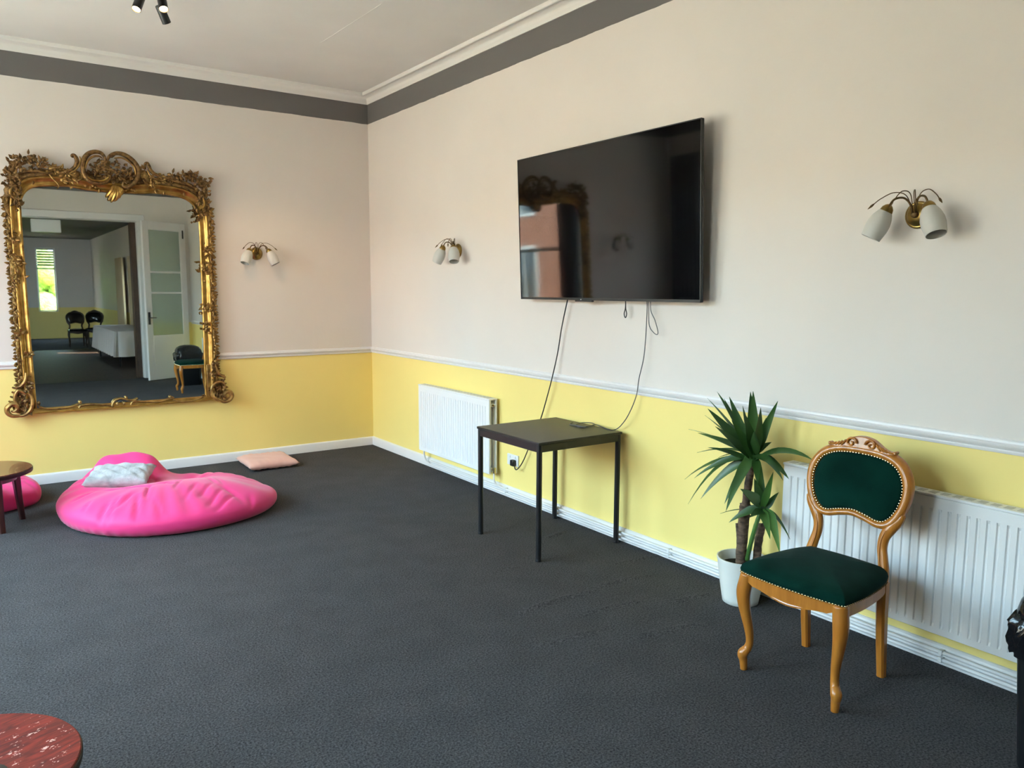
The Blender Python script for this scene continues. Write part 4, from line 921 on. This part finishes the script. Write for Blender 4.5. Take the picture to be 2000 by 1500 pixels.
round_table('coffee_table', (-3.462, -1.175, 0), -.40, 'mahog', 'dark round wooden coffee table in front of the smaller bean bag')
round_table('coffee_table', (-3.580, -5.175, 0), .35, 'redtop', 'worn red-brown round coffee table in the near left corner')
cs_ = MB().lathe([(.050, 0), (.052, .003), (.050, .006), (.044, .007), (.002, .007)], 24).build('drink_coaster', M['black_wood'], None); cs_.location = (*at_z(-30, 1519, .406)[:2], .4055); tag(cs_, 'dark round coaster on the worn red-brown coffee table', 'coaster')

# ================================================================== BIN
bn = empty('swing_bin', (-.420, -6.605, 0)); tag(bn, 'black bin lined with a black bag, cut by the right edge', 'bin')
def rrect(a, b, z, rd=.06, n=6):
    out = []
    for cx, cy, t0 in ((a-rd, b-rd, 0), (-a+rd, b-rd, 90), (-a+rd, -b+rd, 180), (a-rd, -b+rd, 270)):
        for k in range(n+1): t = math.radians(t0+90*k/n); out.append(np.array((cx+rd*math.cos(t), cy+rd*math.sin(t), z)))
    return out
MB().loft([rrect(.165, .140, 0), rrect(.17, .145, .01), rrect(.195, .170, .50), rrect(.19, .165, .50), rrect(.165, .14, .03)], True, True).build('bin_body', M['bin'], bn, angle=40)
L = []
for z, g, am in ((.415, .013, .007), (.43, .016, .008), (.45, .019, .010), (.47, .024, .010), (.50, .028, .012), (.53, .026, .012), (.555, .012, .008)):
    q = rrect(.195, .170, z, .07, 10); L.append([p+np.array((p[0], p[1], 0))/np.linalg.norm(p[:2])*(g+am*math.sin(k*1.9+z*31)+am*.6*math.sin(k*.8+z*50)) + np.array((0, 0, .006*math.sin(k*1.3))) for k, p in enumerate(q)])
MB().loft(L).build('bin_bag', M['bag'], bn, angle=180)
MB().loft([rrect(.200, .175, .535, .07), rrect(.202, .177, .56, .07), rrect(.196, .171, .60, .08), rrect(.175, .150, .645, .09), rrect(.13, .105, .675, .09), rrect(.06, .04, .688, .03)], True, True).build('bin_lid', M['bag'], bn, angle=180)

# ================================================================== CEILING SPOTLIGHT
FXp = np.array((-2.345, -1.99, Z_CEIL)); sp = empty('ceiling_spotlight', FXp); tag(sp, 'black ceiling spotlight cluster with lit warm bulbs', 'ceiling light')
MB().lathe([(.09, 0), (.09, -.018), (.084, -.024), (.002, -.024)], 32).build('ceiling_plate', M['black_metal'], sp, angle=30)
def spot(b, t, lit):
    b = np.array(b)-FXp; t = np.array(t)-FXp; d = t-b; ln = np.linalg.norm(d); d /= ln; A = axes(d)
    q = MB().lathe([(.006, 0), (.027, .002), (.0285, .006), (.0285, ln), (.0262, ln), (.0255, ln-.012), (.002, ln-.013)], 24, b, A).build('spot_head', M['black_metal'], sp, angle=35)
    j = b+d*ln*.35; MB().tube([j, np.array((j[0]*.75, j[1]*.75, -.022))], .005, 8).build('swivel_arm', M['black_metal'], q)
    MB().lathe([(.0245, ln-.012), (.024, ln-.006), (.018, ln-.001), (.002, ln+.001)], 20, b, A).build('bulb', M['bulb'] if lit else M['shade'], q)
    if lit:
        ld = bpy.data.lights.new('spot_light', 'SPOT'); ld.energy = 18; ld.spot_size = 1.1; ld.spot_blend = .6; ld.color = (1, .64, .32); ld.shadow_soft_size = .02
        lo = bpy.data.objects.new('spot_light', ld); COL.objects.link(lo); lo.parent = sp; lo.location = b+d*(ln+.01); lo.rotation_euler = Vector(d).to_track_quat('-Z', 'Y').to_euler()
def unit(v): v = np.array(v, float); return v/np.linalg.norm(v)
a1 = at_z(275, -6, 3.51); spot(a1, a1+.108*unit(.38*unit(CAM-a1)+np.array((-.30, 0, -.8))), True)
a1 = at_z(315, -6, 3.51); spot(a1, a1+.105*unit(.62*unit(CAM-a1)+np.array((.12, 0, -.8))), True)
a1 = at_z(311, 10, 3.52); spot(a1, a1+.115*unit((.45, .42, -.8)), True)

# ================================================================== FURNITURE BEYOND THE DOORWAY (seen in the mirror)
ft = empty('banquet_table', (-.60, -12.2, 0)); tag(ft, 'long table under a white cloth beyond the doorway', 'table')
bxo((-.38, -1.7, .72), (.38, 1.7, .745), 'table_top', M['mahog'], ft)
for sx in (-.3, .3):
    for sy in (-1.5, 1.5): bxo((sx-.02, sy-.02, 0), (sx+.02, sy+.02, .72), 'leg', M['black_metal'], ft)
tc_ = MB(); L = []
for z, g in ((.752, .0), (.750, .015), (.60, .03), (.40, .05), (.22, .07)):
    q = rrect(.385, 1.705, z, .05, 12); nq = []
    for i in range(len(q)):
        a_, b_ = q[i], q[(i+1) % len(q)]; m_ = max(1, int(np.linalg.norm(b_-a_)/.05))
        nq += [a_+(b_-a_)*k/m_ for k in range(m_)]
    L.append([p+np.array((math.copysign(1, p[0])*(abs(p[0]) > .3), math.copysign(1, p[1])*(abs(p[1]) > 1.6), 0))*g*(.6+.5*math.sin(k*.9)) for k, p in enumerate(nq)])
o = tc_.loft(L, True, False).build('tablecloth', M['cloth'], None, angle=180); o.location = (-.60, -12.2, 0); tag(o, 'white cloth draped over the long table beyond the doorway', 'tablecloth')
for k, (x, y, lab) in enumerate([(-1.00, -17.5, 'dark dining chair nearer the window wall beyond the doorway'), (-.50, -18.0, 'dark dining chair nearer the curtains beyond the doorway')]):
    make_chair('dining_chair', (x, y, 0), math.pi+.2*k, lab, False, 'dark_chair', 'bag')
o = MB().box((-.225, -.05, -.11), (.225, .05, .11)).build('wall_unit', M['white_plastic'], None, bevel=.01); o.location = (-2.27, YR-.27, 2.72); tag(o, 'white box unit hung just beyond the top of the doorway', 'air unit')
